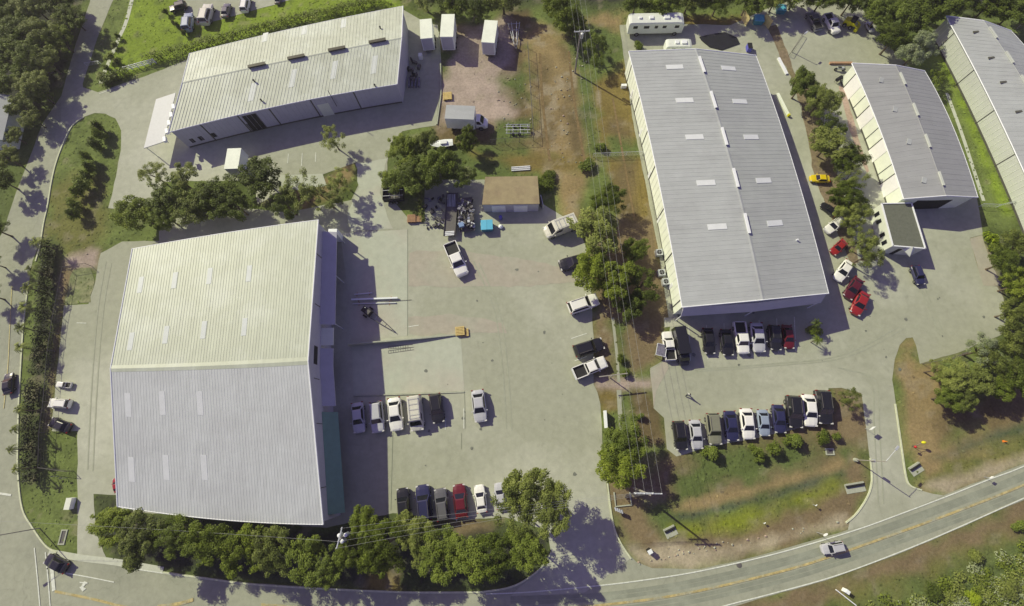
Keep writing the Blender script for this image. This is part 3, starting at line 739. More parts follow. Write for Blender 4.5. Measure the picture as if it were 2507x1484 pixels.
go = bpy.data.objects.new("grass", me); COL.objects.link(go)
tag(go, 'short rough grass and weeds growing on the unpaved ground', 'grass'); go['kind'] = 'stuff'
# ------------------------------------------------------------------ buildings
def buildw(mb, name, parent, smooth=False, label=None):
    o = parent.location
    mb.v = [(x - o.x, y - o.y, z - o.z) for x, y, z in mb.v]
    return mb.build(name, parent, smooth, label)
MB.buildw = buildw
class Gable:
    def __init__(s, A, R_, B_, he, hr, inset=.25, heB=None):
        def q(pts, h):
            if len(pts) == 2: pts = [pts[0], ((pts[0][0] + pts[1][0]) / 2, (pts[0][1] + pts[1][1]) / 2), pts[1]]
            a, m, c = [np.array(g(p, h)) for p in pts]
            # place the middle point at the foot nearest half way
            ctrl = 2 * m - .5 * (a + c)
            return a, ctrl, c
        s.he, s.hr = he, hr
        s.A = q(A, he); s.R = q(R_, hr); s.B = q(B_, heB or he)
        s.inset = inset
        s.c = Vector((*((s.A[0] + s.A[2] + s.B[0] + s.B[2]) / 4)[:2], 0))
        s.L = float(np.linalg.norm(s.R[2] - s.R[0]))
    def ev(s, C, u): return (1 - u) ** 2 * C[0] + 2 * u * (1 - u) * C[1] + u * u * C[2]
    def roof(s, side, u, v, dz=0):
        """v: 0 at the eave, 1 at the ridge"""
        a = s.ev(s.A if side == 'A' else s.B, u); r = s.ev(s.R, u)
        p = a + (r - a) * v
        return Vector((p[0], p[1], p[2] + dz))
    def wall(s, side, u, z, proud=0):
        """on the eave wall; inset from the eave"""
        a = s.ev(s.A if side == 'A' else s.B, u); r = s.ev(s.R, u)
        d = (r - a)[:2]; d = d / np.linalg.norm(d)
        # keep the wall inside the gable ends too
        w = s.ev(s.R, 1) - s.ev(s.R, 0); w = w[:2] / np.linalg.norm(w[:2])
        k = s.inset * (1 if u < .5 else -1) * max(0, abs(u - .5) * 2 - .9) * 10
        p = a[:2] + d * (s.inset - proud) + w * k
        return Vector((p[0], p[1], z))
    def find(s, side, p, nu=240, nv=60):
        U, Vv = np.meshgrid(np.linspace(0, 1, nu), np.linspace(0, 1, nv))
        C = s.A if side == 'A' else s.B
        f = lambda Q: (1 - U)[..., None] ** 2 * Q[0] + 2 * (U * (1 - U))[..., None] * Q[1] + (U * U)[..., None] * Q[2]
        a = f(C); r = f(s.R); P = a + (r - a) * Vv[..., None]
        e = np.hypot(*(np.moveaxis(proj_np(P) - np.array(p), -1, 0)))
        i = np.unravel_index(np.argmin(e), e.shape)
        return float(U[i]), float(Vv[i])
    def findu(s, side, p, z):
        best = min((float(((proj_np(np.array(s.wall(side, u, z))) - np.array(p)) ** 2).sum()), u) for u in np.linspace(0, 1, 160))
        return best[1]
    def shell(s, name, label, roofm, wallm, trimm, rib=.6, ribw=.09, ribh=.05, n=12, roofA=None, roofB=None, over=.0, seams=None):
        th = thing(name, label, 'building', s.c)
        s.th = th
        us = np.linspace(0, 1, n + 1)
        # walls
        mb = MB()
        wa = [s.wall('A', u, 0) for u in us]; wb = [s.wall('B', u, 0) for u in us]
        def zr(p, u):
            # roof height above a wall point, on its slope
            return None
        for W, side in ((wa, 'A'), (wb, 'B')):
            vs = []
            for i, p in enumerate(W):
                a = s.roof(side, us[i], 0); r = s.roof(side, us[i], 1)
                fr = s.inset / max(.1, math.hypot(r.x - a.x, r.y - a.y))
                zt = a.z + (r.z - a.z) * fr - .06
                vs += [(p.x, p.y, -.1), (p.x, p.y, zt)]
            fs = [(2 * i, 2 * i + 2, 2 * i + 3, 2 * i + 1) for i in range(len(W) - 1)]
            if side == 'B': fs = [tuple(reversed(f)) for f in fs]
            mb.add(vs, fs, wallm)
        for e in (0, -1):
            a, b_ = wa[e], wb[e]; u = us[e]
            r = s.roof('A', u, 1)
            w = (s.R[2] - s.R[0])[:2]; w = w / np.linalg.norm(w) * s.inset * (1 if e == 0 else -1)
            rr = Vector((r.x + w[0], r.y + w[1], r.z - .06))
            zt = s.he - .0
            vs = [(a.x, a.y, -.1), (b_.x, b_.y, -.1), (b_.x, b_.y, zt), (rr.x, rr.y, rr.z), (a.x, a.y, zt), (rr.x, rr.y, -.1)]
            mb.add(vs, [(0, 5, 3, 4), (5, 1, 2, 3)] if e else [(5, 0, 4, 3), (1, 5, 3, 2)], wallm)
        mb.buildw('wall', th)
        # roof: slab with raised seams
        for side, rm in (('A', roofA or roofm), ('B', roofB or roofm)):
            mb = MB()
            vs = []
            for u in us:
                for v, dz in ((0, .1), (1, .1), (0, -.05), (1, -.05)):
                    vs.append(s.roof(side, u, v, dz))
            fs = []
            for i in range(n):
                o = 4 * i
                fs += [(o, o + 4, o + 5, o + 1), (o + 2, o + 3, o + 7, o + 6), (o, o + 2, o + 6, o + 4)]
            fs += [(0, 1, 3, 2), (4 * n, 4 * n + 2, 4 * n + 3, 4 * n + 1)]
            if side == 'B': fs = [tuple(reversed(f)) for f in fs]
            mb.add(vs, fs, rm)
            k = int(s.L / rib)
            for j in range(k + 1):
                u0 = j / k; du = ribw / s.L / 2
                ua, ub = max(0, u0 - du), min(1, u0 + du)
                q = [s.roof(side, ua, 0, .1), s.roof(side, ub, 0, .1), s.roof(side, u0, 0, .1 + ribh), s.roof(side, ua, 1, .1), s.roof(side, ub, 1, .1), s.roof(side, u0, 1, .1 + ribh)]
                mb.add(q, [(0, 3, 5, 2), (1, 2, 5, 4), (0, 2, 1)], rm)
            mb.buildw('roof', th)
        # trim along eaves, rakes, ridge
        mb = MB()
        for side in 'AB':
            P = [s.roof(side, u, 0, .04) for u in us]
            o = [s.roof(side, u, -.012, .04) for u in us]
            mb.path(P, .09, trimm, 6)
            for u in (0, 1): mb.tube(s.roof(side, u, 0, .1), s.roof(side, u, 1, .1), .1, .1, trimm, 6)
        mb.buildw('roof_trim', th)
        mb = MB()
        secs = []
        for u in us:
            secs.append([s.roof('A', u, .975, .12), s.roof('A', u, 1, .155), s.roof('B', u, .975, .12)])
        mb.loft(secs, roofA or roofm, cap=False, closed=False)
        mb.buildw('ridge_cap', th)
        return th
    def panel(s, side, p, du, dv, m, name='skylight', dz=.17):
        u, v = s.find(side, p)
        return s.panel_uv(side, u, v, du, dv, m, name, dz)
    def panel_uv(s, side, u, v, du, dv, m, name='skylight', dz=.17):
        """du metres along ridge, dv metres up the slope"""
        a = s.roof(side, u, 0); r = s.roof(side, u, 1)
        W = (r - a).length
        hu = du / s.L / 2; hv = dv / W / 2
        mb = MB()
        b4 = [s.roof(side, u - hu, v - hv, .06), s.roof(side, u + hu, v - hv, .06), s.roof(side, u + hu, v + hv, .06), s.roof(side, u - hu, v + hv, .06)]
        t4 = [s.roof(side, u - hu, v - hv, dz), s.roof(side, u + hu, v - hv, dz), s.roof(side, u + hu, v + hv, dz), s.roof(side, u - hu, v + hv, dz)]
        if side == 'B': b4.reverse(); t4.reverse()
        mb.hexa(b4, t4, m)
        return mb.buildw(name, s.th)
    def vent(s, p, L, m, w=.7, h=.45, md=None):
        u, v = s.find('A', p)
        if v < .9: u, v = s.find('B', p)
        a = Vector(s.ev(s.R, u)); d = Vector(s.ev(s.R, min(1, u + .02)) - s.ev(s.R, max(0, u - .02))).normalized()
        rz = math.atan2(d.y, d.x)
        mb = MB()
        mb.box((a.x, a.y, a.z + .1 + h / 2), (L, w * .55, h), m, rz)
        mb.box((a.x, a.y, a.z + .1 + h + .04), (L + .1, w, .08), m, rz)
        o = mb.buildw('ridge_vent', s.th)
        for sg in (-1, 1):
          mb = MB(); mb.box((a.x + d.x * sg * (L / 2 + .012), a.y + d.y * sg * (L / 2 + .012), a.z + .1 + h / 2), (.02, w * .5, h * .8), M['dark'], rz)
          mb.v = [(x - s.th.location.x, y - s.th.location.y, z) for x, y, z in mb.v]
          mb.build('vent_end', o)
    def wbox(s, side, u0, u1, z0, z1, m, name, proud=.03, depth=.06, k=4, zo=0):
        mb = MB()
        us = np.linspace(u0, u1, k + 1)
        secs = []
        for u in us:
            a = s.wall(side, u, z0, proud); b_ = s.wall(side, u, z1, proud)
            c = s.wall(side, u, z1, proud - depth - zo); d = s.wall(side, u, z0, proud - depth)
            secs.append([a, b_, c, d])
        mb.loft(secs, m)
        return mb.buildw(name, s.th)
    def gpt(s, e, v, z, proud=0):
        """on the gable-end wall e (0/1); v from A wall (0) to B wall (1)"""
        a = s.wall('A', e, z); b_ = s.wall('B', e, z)
        w = (s.R[2] - s.R[0])[:2]; w = w / np.linalg.norm(w)
        r = s.roof('A', e, 1); rr = Vector((r.x + w[0] * s.inset * (1 if e == 0 else -1), r.y + w[1] * s.inset * (1 if e == 0 else -1), z))
        p = a.lerp(rr, v * 2) if v < .5 else rr.lerp(b_, v * 2 - 1)
        sg = -1 if e == 0 else 1
        return Vector((p.x + w[0] * sg * proud, p.y + w[1] * sg * proud, z))
    def ebox(s, e, v0, v1, z0, z1, m, name, proud=.03, depth=.06, top=None, parent=None):
        mb = MB()
        secs = []
        for v in (v0, v1) if (v0 >= .5 or v1 <= .5) else (v0, .5, v1):
            secs.append([s.gpt(e, v, z0, proud), s.gpt(e, v, z1, top if top is not None else proud), s.gpt(e, v, z1, (top if top is not None else proud) - depth) if top is not None else s.gpt(e, v, z1, proud - depth), s.gpt(e, v, z0, proud - depth)])
        mb.loft(secs, m)
        return mb.buildw(name, parent or s.th)


# --- B1: long cream warehouse, top left
b1 = Gable([(465, 132), (726, 69), (987, 16)], [(447, 203), (715, 146), (984, 93)], [(413, 325), (692, 258), (973, 207)], 5.0, 6.4)
b1.shell('warehouse', 'long cream ribbed metal warehouse with four dark ridge vents, top left of the yards', M['roof_cream_old'], M['wall_grey'], M['trim'], rib=.62, ribh=.04)
for p in ((632, 164), (728, 142), (827, 122), (926, 105)): b1.vent(p, 3.1, mat('vent_metal', S(78, 74, 58), .6) if p[0] == 632 else bpy.data.materials['vent_metal'], .6, .35)
for p in ((619, 226), (717, 193), (817, 172), (917, 160)): b1.panel('B', p, 1.0, 3.6, M['skylight_cream'], 'skylight', .12)
for p in ((745, 75), (842, 58), (650, 92)): b1.panel('A', p, 1.0, 2.6, M['skylight_cream'], 'skylight', .12)
for q in (t(1, 1475, 930), t(1, 1740, 862), t(2, 122, 802), t(2, 423, 740), t(2, 745, 680)):
    u = b1.findu('B', q, 4.8); b1.wbox('B', u - .0022, u + .0022, 0, 4.75, M['seam'], 'downspout', .08, .08, 1)
u0 = b1.findu('B', t(1, 1775, 868), 4.6); u1 = b1.findu('B', t(2, 20, 815), 4.6)
b1.wbox('B', u0, u1, 0, 4.3, M['dark'], 'bay_door', .03)
u2 = b1.findu('B', t(1, 1480, 950), 4.6)
for f in (.035, .075, .135): b1.wbox('B', f, f + .018, 1.0, 2.1, M['dark'], 'window', .03)
b1.wbox('B', .30, .335, 0, 2.3, M['dark'], 'door', .03)
b1.wbox('B', .63, .68, 0, 3.2, M['wall_white'], 'roller_door', .04)
mb = MB(); pv = b1.wall('B', b1.findu('B', (812, 226), 4.8), 0, .25)
mb.tube((pv.x, pv.y, 2.2), (pv.x, pv.y, 6.3), .06, .06, M['steel_dark']); mb.buildw('flue_pipe', b1.th)
for p in (t(2, 937, 213), t(2, 68, 748), t(2, 20, 605), t(2, 900, 655)):
    u, v = b1.find('B' if p[1] > 120 else 'A', p); c = b1.roof('B' if p[1] > 120 else 'A', u, max(.03, v))
    mb = MB(); mb.tube(c, c + Vector((0, 0, .5)), .13, .13, M['seam']); mb.ball((c.x, c.y, c.z + .5), .18, M['seam']); mb.buildw('vent_pipe', b1.th)
# white awning roof at the west end
mb = MB()
q = [(430, 227), (382, 243), (352, 363), (400, 347)]
zt = [3.5, 3.0, 3.0, 3.5]
T4 = [g(p, z) for p, z in zip(q, zt)]
mb.hexa([v - Vector((0, 0, .14)) for v in T4], T4, mat('bright_awning', S(168, 168, 164), .5, .05)); mb.buildw('awning', b1.th)
mb = MB()
for p in (q[1], q[2]):
    mb = MB()
    a = g(p, 3.0); a = a + (b1.c - a).normalized() * .4; mb.tube((a.x, a.y, 0), (a.x, a.y, 2.9), .08, .08, M['steel'])
    mb.buildw('awning_post', b1.th)
mb = MB()
for i in range(5):
    mb = MB(); a = g((426 - i * 5.5, 262 + i * 20), 4.0); mb.box((a.x, a.y, a.z), (.5, 1.0, .5), M['trim'], .3)
    mb.tube((a.x, a.y, 3.1), (a.x, a.y, 4.0), .05, .05, M['steel'])
    mb.buildw('ventilator_box', b1.th)

# --- B2: big gabled shop, bottom left
b2 = Gable([(325, 610), (552, 571), (780, 539)], [(272, 903), (514, 896), (755, 884)], [(289, 1240), (540, 1272), (792, 1284)], 6.8, 8.7)
b2.shell('workshop', 'biggest gabled metal workshop with pale ribbed roof, bottom left', M['roof_cream'], M['wall_grey'], M['trim'], rib=.42, ribw=.10, ribh=.024, n=14, roofA=M['roof_cream'], roofB=M['roof_grey_south'])
for k_, L_ in (('A', [(345, 700), (429, 687), (513, 675), (611, 671), (321, 837), (407, 820), (500, 810), (600, 800)]), ('B', [(316, 990), (399, 988), (491, 988), (323, 1148), (407, 1145), (502, 1145)])):
    for p in L_: b2.panel(k_, p, .75 if k_ == 'A' else .85, 2.8 if k_ == 'A' else 3.4, mat('blue_skylight', S(186, 190, 178), .5, .05) if (k_ == 'A' and p == (345, 700)) else (bpy.data.materials['blue_skylight'] if k_ == 'A' else M['skylight_dull']), 'skylight', .125)
# east gable: lean-to roofs, awning, louvre, doors
def lean(v0, v1, z_in, z_out, depth, m, name, thick=.18):
    mb = MB(); secs = []
    vs = [v0, v1] if (v0 >= .5 or v1 <= .5) else [v0, .5, v1]
    for v in vs:
        secs.append([b2.gpt(1, v, z_in, 0.02), b2.gpt(1, v, z_out, depth), b2.gpt(1, v, z_out - thick, depth), b2.gpt(1, v, z_in - thick, 0.02)])
    mb.loft(secs, m); return mb.buildw(name, b2.th)
lean(.015, .36, 4.6, 4.1, 2.2, M['wall_grey'], 'lean_to_roof')
for v in (.02, .18, .355):
    mb = MB(); a = b2.gpt(1, v, 0, 2.0); mb.tube(a, (a.x, a.y, 4.0), .1, .1, M['steel'])
    mb.buildw('lean_to_post', b2.th)
lean(.37, .43, 4.1, 3.9, 1.9, M['wall_white'], 'door_canopy')
lean(.44, .64, 4.2, 3.6, 1.8, M['wall_grey'], 'lean_to_roof')
b2.ebox(1, .44, .50, 5.2, 6.4, M['dark'], 'louvre', .04)
lean(.66, .985, 4.6, 2.7, 1.7, M['teal'], 'awning', .12)
b2.ebox(1, .66, .80, 0, 2.6, M['dark'], 'bay_door', .03); b2.ebox(1, .84, .97, 0, 2.6, M['dark'], 'bay_door', .03)
b2.ebox(1, .08, .30, 0, 3.6, M['dark'], 'bay_door', .03)
b2.ebox(1, .46, .60, 0, 3.2, M['dark'], 'bay_door', .03)
for v in (.12, .3, .55, .7, .9): b2.ebox(1, v - .001, v + .001, 4.75, 6.6, M['seam'], 'downspout', .07, .06)
mb = MB(); a = b2.gpt(1, .005, 0, .9); mb.box((a.x, a.y + .2, 1.4), (1.5, 1.2, 2.8), M['white']); mb.buildw('utility_closet', b2.th)

# --- B3: long grey-roofed warehouse in the middle right
b3 = Gable([(1539, 127), (1604, 402), (1670, 753)], [(1703, 121), (1788, 395), (1867, 735)], [(1850, 137), (1938, 392), (2028, 719)], 5.2, 6.5)
b3.shell('warehouse', 'long grey-roofed warehouse with a cream west wall and white skylights, between the two car parks', M['roof_grey'], M['wall_cream'], M['trim'], rib=.75, ribw=.08, ribh=.025, roofA=M['roof_grey'], roofB=M['roof_grey_east'])
for p in ((1652, 165), (1676, 247), (1699, 338), (1728, 448), (1754, 556)): b3.panel('A', p, .95, 2.9, M['skylight'])
for p in ((1783, 169), (1810, 250), (1837, 337), (1868, 444), (1897, 548)): b3.panel('B', p, .95, 2.6, M['skylight'])
for p in ((1722, 160), (1748, 247), (1775, 336), (1803, 437), (1831, 549)): b3.vent(p, 3.4, M['trim'], .42, .26)
for q in (t(3, 921, 465), t(3, 985, 702), t(3, 1045, 945), t(3, 1105, 1208), t(7, 1165, 38), t(7, 1230, 365), t(7, 1286, 712)):
    u = b3.findu('A', q, 5.0); b3.wbox('A', u - .0015, u + .0015, 0, 4.95, M['seam'], 'downspout', .08, .08, 1)
for u in (.12, .3, .48, .66, .9): b3.wbox('A', u, u + .012, 0, 2.1, M['trim'], 'door', .04)
for u in (.15, .35, .55, .75): b3.wbox('B', u, u + .05, 0, 3.4, M['trim'], 'roller_door', .04)
# sloped fascia over the south front
mb = MB(); secs = []
for v in (.0, .5, 1.0):
    secs.append([b3.gpt(1, v, 5.12, .28), b3.gpt(1, v, 3.3, 1.15), b3.gpt(1, v, 3.15, 1.15), b3.gpt(1, v, 4.95, .05)])
mb.loft(secs, M['wall_grey']); mb.buildw('fascia', b3.th)
for i in range(6): b3.ebox(1, .06 + i * .155, .06 + i * .155 + .09, .3, 2.6, M['dark'], 'shop_window', .04)
for v in (.01, .5, .99):
    mb = MB(); a = b3.gpt(1, v, 0, 1.0); mb.tube(a, (a.x, a.y, 3.2), .09, .09, M['trim'])
    mb.buildw('canopy_post', b3.th)
c = b3.roof('A', .86, .45); 
u, v = b3.find('B', t(8, 220, 285)); c = b3.roof('B', u, v); mb = MB(); mb.tube(c, c + Vector((0, 0, .5)), .14, .12, M['trim']); mb.buildw('vent_pipe', b3.th)
# small white box behind the north eave (roof unit)
# --- B4: smaller grey warehouse with white roller doors
b4 = Gable([(2085, 156), (2152, 313), (2212, 488)], [(2192, 161), (2250, 298), (2315, 480)], [(2263, 175), (2331, 309), (2393, 484)], 3.9, 4.9)
b4.shell('warehouse', 'smaller grey-roofed warehouse with tall white roller doors along its west wall', M['roof_mid'], M['wall_cream'], M['trim'], rib=.9, ribw=.06, ribh=.02)
for p in ((2203, 195), (2236, 270), (2269, 346), (2304, 438)): b4.vent(p, 2.5, M['wall_pale_grey'], .32, .2)
for a, c in ((t(4, 640, 562), t(4, 688, 640)), (t(4, 740, 790), t(4, 778, 870)), (t(4, 832, 1032), t(4, 872, 1118)), (t(4, 930, 1290), t(4, 972, 1380))):
    u0 = b4.findu('A', a, 3.5); u1 = b4.findu('A', c, 3.5)
    b4.wbox('A', u0, u1, 0, 3.5, M['door_white'], 'roller_door', .05)
    b4.wbox('A', u0 - .006, u0 - .001, 0, 3.6, M['seam'], 'jamb_shade', .09, .09, 1)  # dark strip paints in the shaded recess beside each door
for q in (t(4, 725, 702), t(4, 825, 940), t(4, 935, 1205)):
    u = b4.findu('A', q, 3.7); b4.wbox('A', u - .0012, u + .0012, 0, 3.65, M['seam'], 'downspout', .08, .08, 1)
mb = MB()
for p in (t(4, 845, 592), t(4, 945, 808), t(4, 1050, 1045), t(4, 1160, 1327)):
    u, v = b4.find('A', p); c = b4.roof('A', u, v); mb = MB(); mb.box((c.x, c.y, c.z + .14), (1.1, .7, .1), M['roof_grey'], 1.2); mb.buildw('roof_hatch', b4.th)
b4.ebox(1, .25, .75, 0, 3.0, M['dark'], 'bay_door', .04)
mb = MB()
for e in (0.02, .98):
    a = b4.gpt(1, e, 0, 0.1)
# annex
q = [t(8, 850, 12), t(8, 1068, 8), t(8, 1170, 342), t(8, 932, 322)]
an_h = 3.0
T4 = [g(p, an_h) for p in q]
cen = sum(T4, Vector()) / 4
ax = thing('office_annex', 'small flat tan-roofed office with white west wall, south of the roller-door warehouse', 'building', (cen.x, cen.y, 0))
mb = MB(); mb.prism([(v.x, v.y) for v in T4], -.1, an_h - .15, M['wall_white']); mb.buildw('wall', ax)
mb = MB(); mb.prism([(v.x + (v.x - cen.x) * .01, v.y + (v.y - cen.y) * .01) for v in T4], an_h - .147, an_h - .02, M['roof_tan']); mb.buildw('roof', ax)
mb = MB()
for a, c in zip(T4, T4[1:] + T4[:1]):
    d = c - a; mb.box(((a.x + c.x) / 2, (a.y + c.y) / 2, an_h), (d.length + .1, .18, .22), M['trim'], math.atan2(d.y, d.x))
mb.buildw('parapet', ax)
def side_box(a, c, f0, f1, z0, z1, m, name, par, proud=.04):
    p = a.lerp(c, f0); r = a.lerp(c, f1); d = (r - p); w = d.length
    nrm = Vector((d.y, -d.x, 0)).normalized()
    mid = (p + r) / 2
    if (mid - cen_of[par.name]).dot(nrm) < 0: nrm = -nrm
    mid = mid + nrm * proud
    mb = MB(); mb.box((mid.x, mid.y, (z0 + z1) / 2), (w, .08, z1 - z0), m, math.atan2(d.y, d.x)); return mb.buildw(name, par)
cen_of = {ax.name: cen}
for f in (.12, .3, .62, .8): side_box(T4[0], T4[3], f, f + .08, 1.0, 2.1, M['glass'], 'window', ax)
side_box(T4[3], T4[2], .3, .42, 0, 2.1, M['dark'], 'door', ax)
mb = MB(); a = T4[3].lerp(T4[2], .55); mb.add([(a.x - 1.0, a.y - .05, 2.6), (a.x + 1.2, a.y - .05, 2.6), (a.x + .2, a.y - 1.3, 2.2), (a.x + .2, a.y - .05, 3.3), (a.x - 1.0, a.y - .05, 2.5), (a.x + 1.2, a.y - .05, 2.5), (a.x + .2, a.y - 1.3, 2.1)], [(0, 2, 3), (2, 1, 3), (4, 5, 6), (0, 4, 6, 2), (2, 6, 5, 1)], M['wall_white']); mb.buildw('porch_roof', ax)

# --- B5: far right warehouse
b5 = Gable([(2315, 40), (2437, 272), (2566, 560)], [(2407, 52), (2550, 275), (2700, 560)], [(2475, 77), (2640, 275), (2830, 545)], 3.9, 5.0)
b5.shell('warehouse', 'wide pale grey warehouse cut by the right edge, with plain west wall panels', M['roof_grey'], M['wall_pale_grey'], M['trim'], rib=.9, ribw=.06, ribh=.02)
for q in (t(4, 1385, 238), t(4, 1530, 510), t(4, 1680, 810), t(4, 1822, 1140)):
    u = b5.findu('A', q, 3.7); b5.wbox('A', u - .0012, u + .0012, 0, 3.65, M['seam'], 'downspout', .08, .08, 1)
for p in (t(4, 1655, 247), t(4, 1762, 440), t(4, 1860, 622), (2525, 252)): b5.vent(p, 2.5, M['wall_pale_grey'], .32, .2)
for p in (t(4, 1540, 237), t(4, 1650, 427), t(4, 1740, 610), t(4, 1850, 822)):
    u, v = b5.find('A', p); c = b5.roof('A', u, v); mb = MB(); mb.box((c.x, c.y, c.z + .14), (1.1, .4, .12), M['seam'], .1); mb.buildw('roof_hatch', b5.th)

# --- B6: brown flat-roofed shed by the junk yard
T4 = [g(p, 2.9) for p in ((1188, 433), (1316, 431), (1321, 499), (1180, 501))]
cen = sum(T4, Vector()) / 4
sh = thing('storage_shed', 'flat brown-roofed storage shed beside the scrap pile, north side of the yard', 'shed', (cen.x, cen.y, 0))
cen_of[sh.name] = cen
I4 = [v.lerp(cen, .03) for v in T4]
mb = MB(); mb.prism([(v.x, v.y) for v in I4], 0, 2.75, M['wall_grey']); mb.buildw('wall', sh)
mb = MB(); mb.prism([(v.x, v.y) for v in T4], 2.753, 2.9, M['roof_brown']); mb.buildw('roof', sh)
for f in (.15, .55): side_box(I4[3], I4[2], f, f + .25, 0, 2.3, M['trim'], 'roller_door', sh)
# --- grey roof at the far left edge
T4 = [g(p, 3.2) for p in ((-60, 235), (28, 238), (4, 340), (-90, 345))]
cen = sum(T4, Vector()) / 4
hs = thing('house', 'grey-roofed house half hidden by trees at the left edge', 'building', (cen.x, cen.y, 0))
mb = MB(); mb.prism([(v.x, v.y) for v in T4], 0, 3.0, M['wall_cream']); mb.buildw('wall', hs)
mb = MB()
r0 = (T4[0] + T4[1]) / 2 + Vector((0, 0, 1.4)); r1 = (T4[2] + T4[3]) / 2 + Vector((0, 0, 1.4))
e = [v + (v - cen) * .06 for v in T4]
mb.add(e + [r0, r1], [(0, 4, 5, 3), (4, 1, 2, 5), (0, 1, 4), (3, 5, 2)], M['roof_grey']); mb.buildw('roof', hs)

for bb, tn in ((b1, 'B'), (b3, 'A'), (b4, 'A'), (b5, 'A')):
    bb.wbox(tn, .004, .996, 0, .35, M['seam'], 'plinth', .02, .06, 10)
for bb, tn, k in ((b1, 'B', 46), (b3, 'A', 40), (b4, 'A', 0), (b5, 'A', 44)):
    mb = MB()
    for j in range(1, k):
        u = j / k; a = bb.wall(tn, u, .36, .015); c = bb.wall(tn, u, bb.he - .15, .015); mb.tube(a, c, .03, .03, M['wall_cream'] if bb is not b1 else M['wall_grey'], 4)
    if k: mb.buildw('cladding', bb.th)
# ------------------------------------------------------------------ vehicles
def hull(mb, st, m):
    """st: (x, halfwidth, z top) from rear to front; rounded cross-section"""
    secs = []
    for x, w, zt in st:
        zb = .28
        secs.append([(x, -w * .82, zb), (x, -w * .98, zb + .12), (x, -w, (zb + zt) * .55), (x, -w * .97, zt - .12), (x, -w * .86, zt - .02), (x, -w * .4, zt + .03), (x, w * .4, zt + .03), (x, w * .86, zt - .02), (x, w * .97, zt - .12), (x, w, (zb + zt) * .55), (x, w * .98, zb + .12), (x, w * .82, zb)])
    mb.loft(secs, m)
def cabin(mb, xr0, xf0, xr1, xf1, w0, w1, z0, z1, m):
    """painted shell of the cabin: posts are what the glass leaves free"""
    b4 = [(xr0, -w0, z0), (xf0, -w0, z0), (xf0, w0, z0), (xr0, w0, z0)]
    t4 = [(xr1, -w1, z1), (xf1, -w1, z1), (xf1, w1, z1), (xr1, w1, z1)]
    mb.hexa(b4, t4, m)
    c = [(xr1 + .12, -w1 * .8, z1 + .035), (xf1 - .12, -w1 * .8, z1 + .035), (xf1 - .12, w1 * .8, z1 + .035), (xr1 + .12, w1 * .8, z1 + .035)]
    mb.hexa(t4, c, m)
    return [Vector(v) for v in b4], [Vector(v) for v in t4]
def pane(a, b, c, d, s0=.07, s1=.93, v0=.08, v1=.9):
    """slightly proud glass on the quad a b (bottom) c d (top, over b and a)"""
    def q(u, v): return a.lerp(b, u).lerp(d.lerp(c, u), v)
    P = [q(s0, v0), q(s1, v0), q(s1, v1), q(s0, v1)]
    n = (P[1] - P[0]).cross(P[3] - P[0]).normalized()
    return P, n
def glass(name, a, b, c, d, par, m=None, **k):
    P, n = pane(a, b, c, d, **k)
    mb = MB(); mb.hexa([p + n * .004 for p in P], [p + n * .016 for p in P], m or M['glass'])
    return mb.build(name, par)
def wheel(x, y, r, par, wd=.2):
    mb = MB()
    mb.tube((x, y - wd / 2, r), (x, y + wd / 2, r), r, r, M['tyre'], 14)
    o = mb.build('wheel', par)
    mb = MB(); sg = 1 if y > 0 else -1
    mb.tube((x, y + sg * (wd / 2 - .03), r), (x, y + sg * (wd / 2 + .012), r), r * .6, r * .55, M['rim'], 10)
    mb.build('rim', o)
def lights(xf, xr, w, zf, zr, par):
    for s in (-1, 1):
        mb = MB(); mb.box((xf - .06, s * (w - .24), zf), (.22, .3, .14), M['lamp_w']); mb.build('headlight', par)
        mb = MB(); mb.box((xr + .04, s * (w - .16), zr), (.12, .24, .2), M['lamp_r']); mb.build('taillight', par)
def mirrors(x, w, z, par, m):
    for s in (-1, 1):
        mb = MB(); mb.box((x, s * (w + .1), z), (.12, .2, .14), m); mb.build('mirror', par)
NOM = {}
PROTO = {}
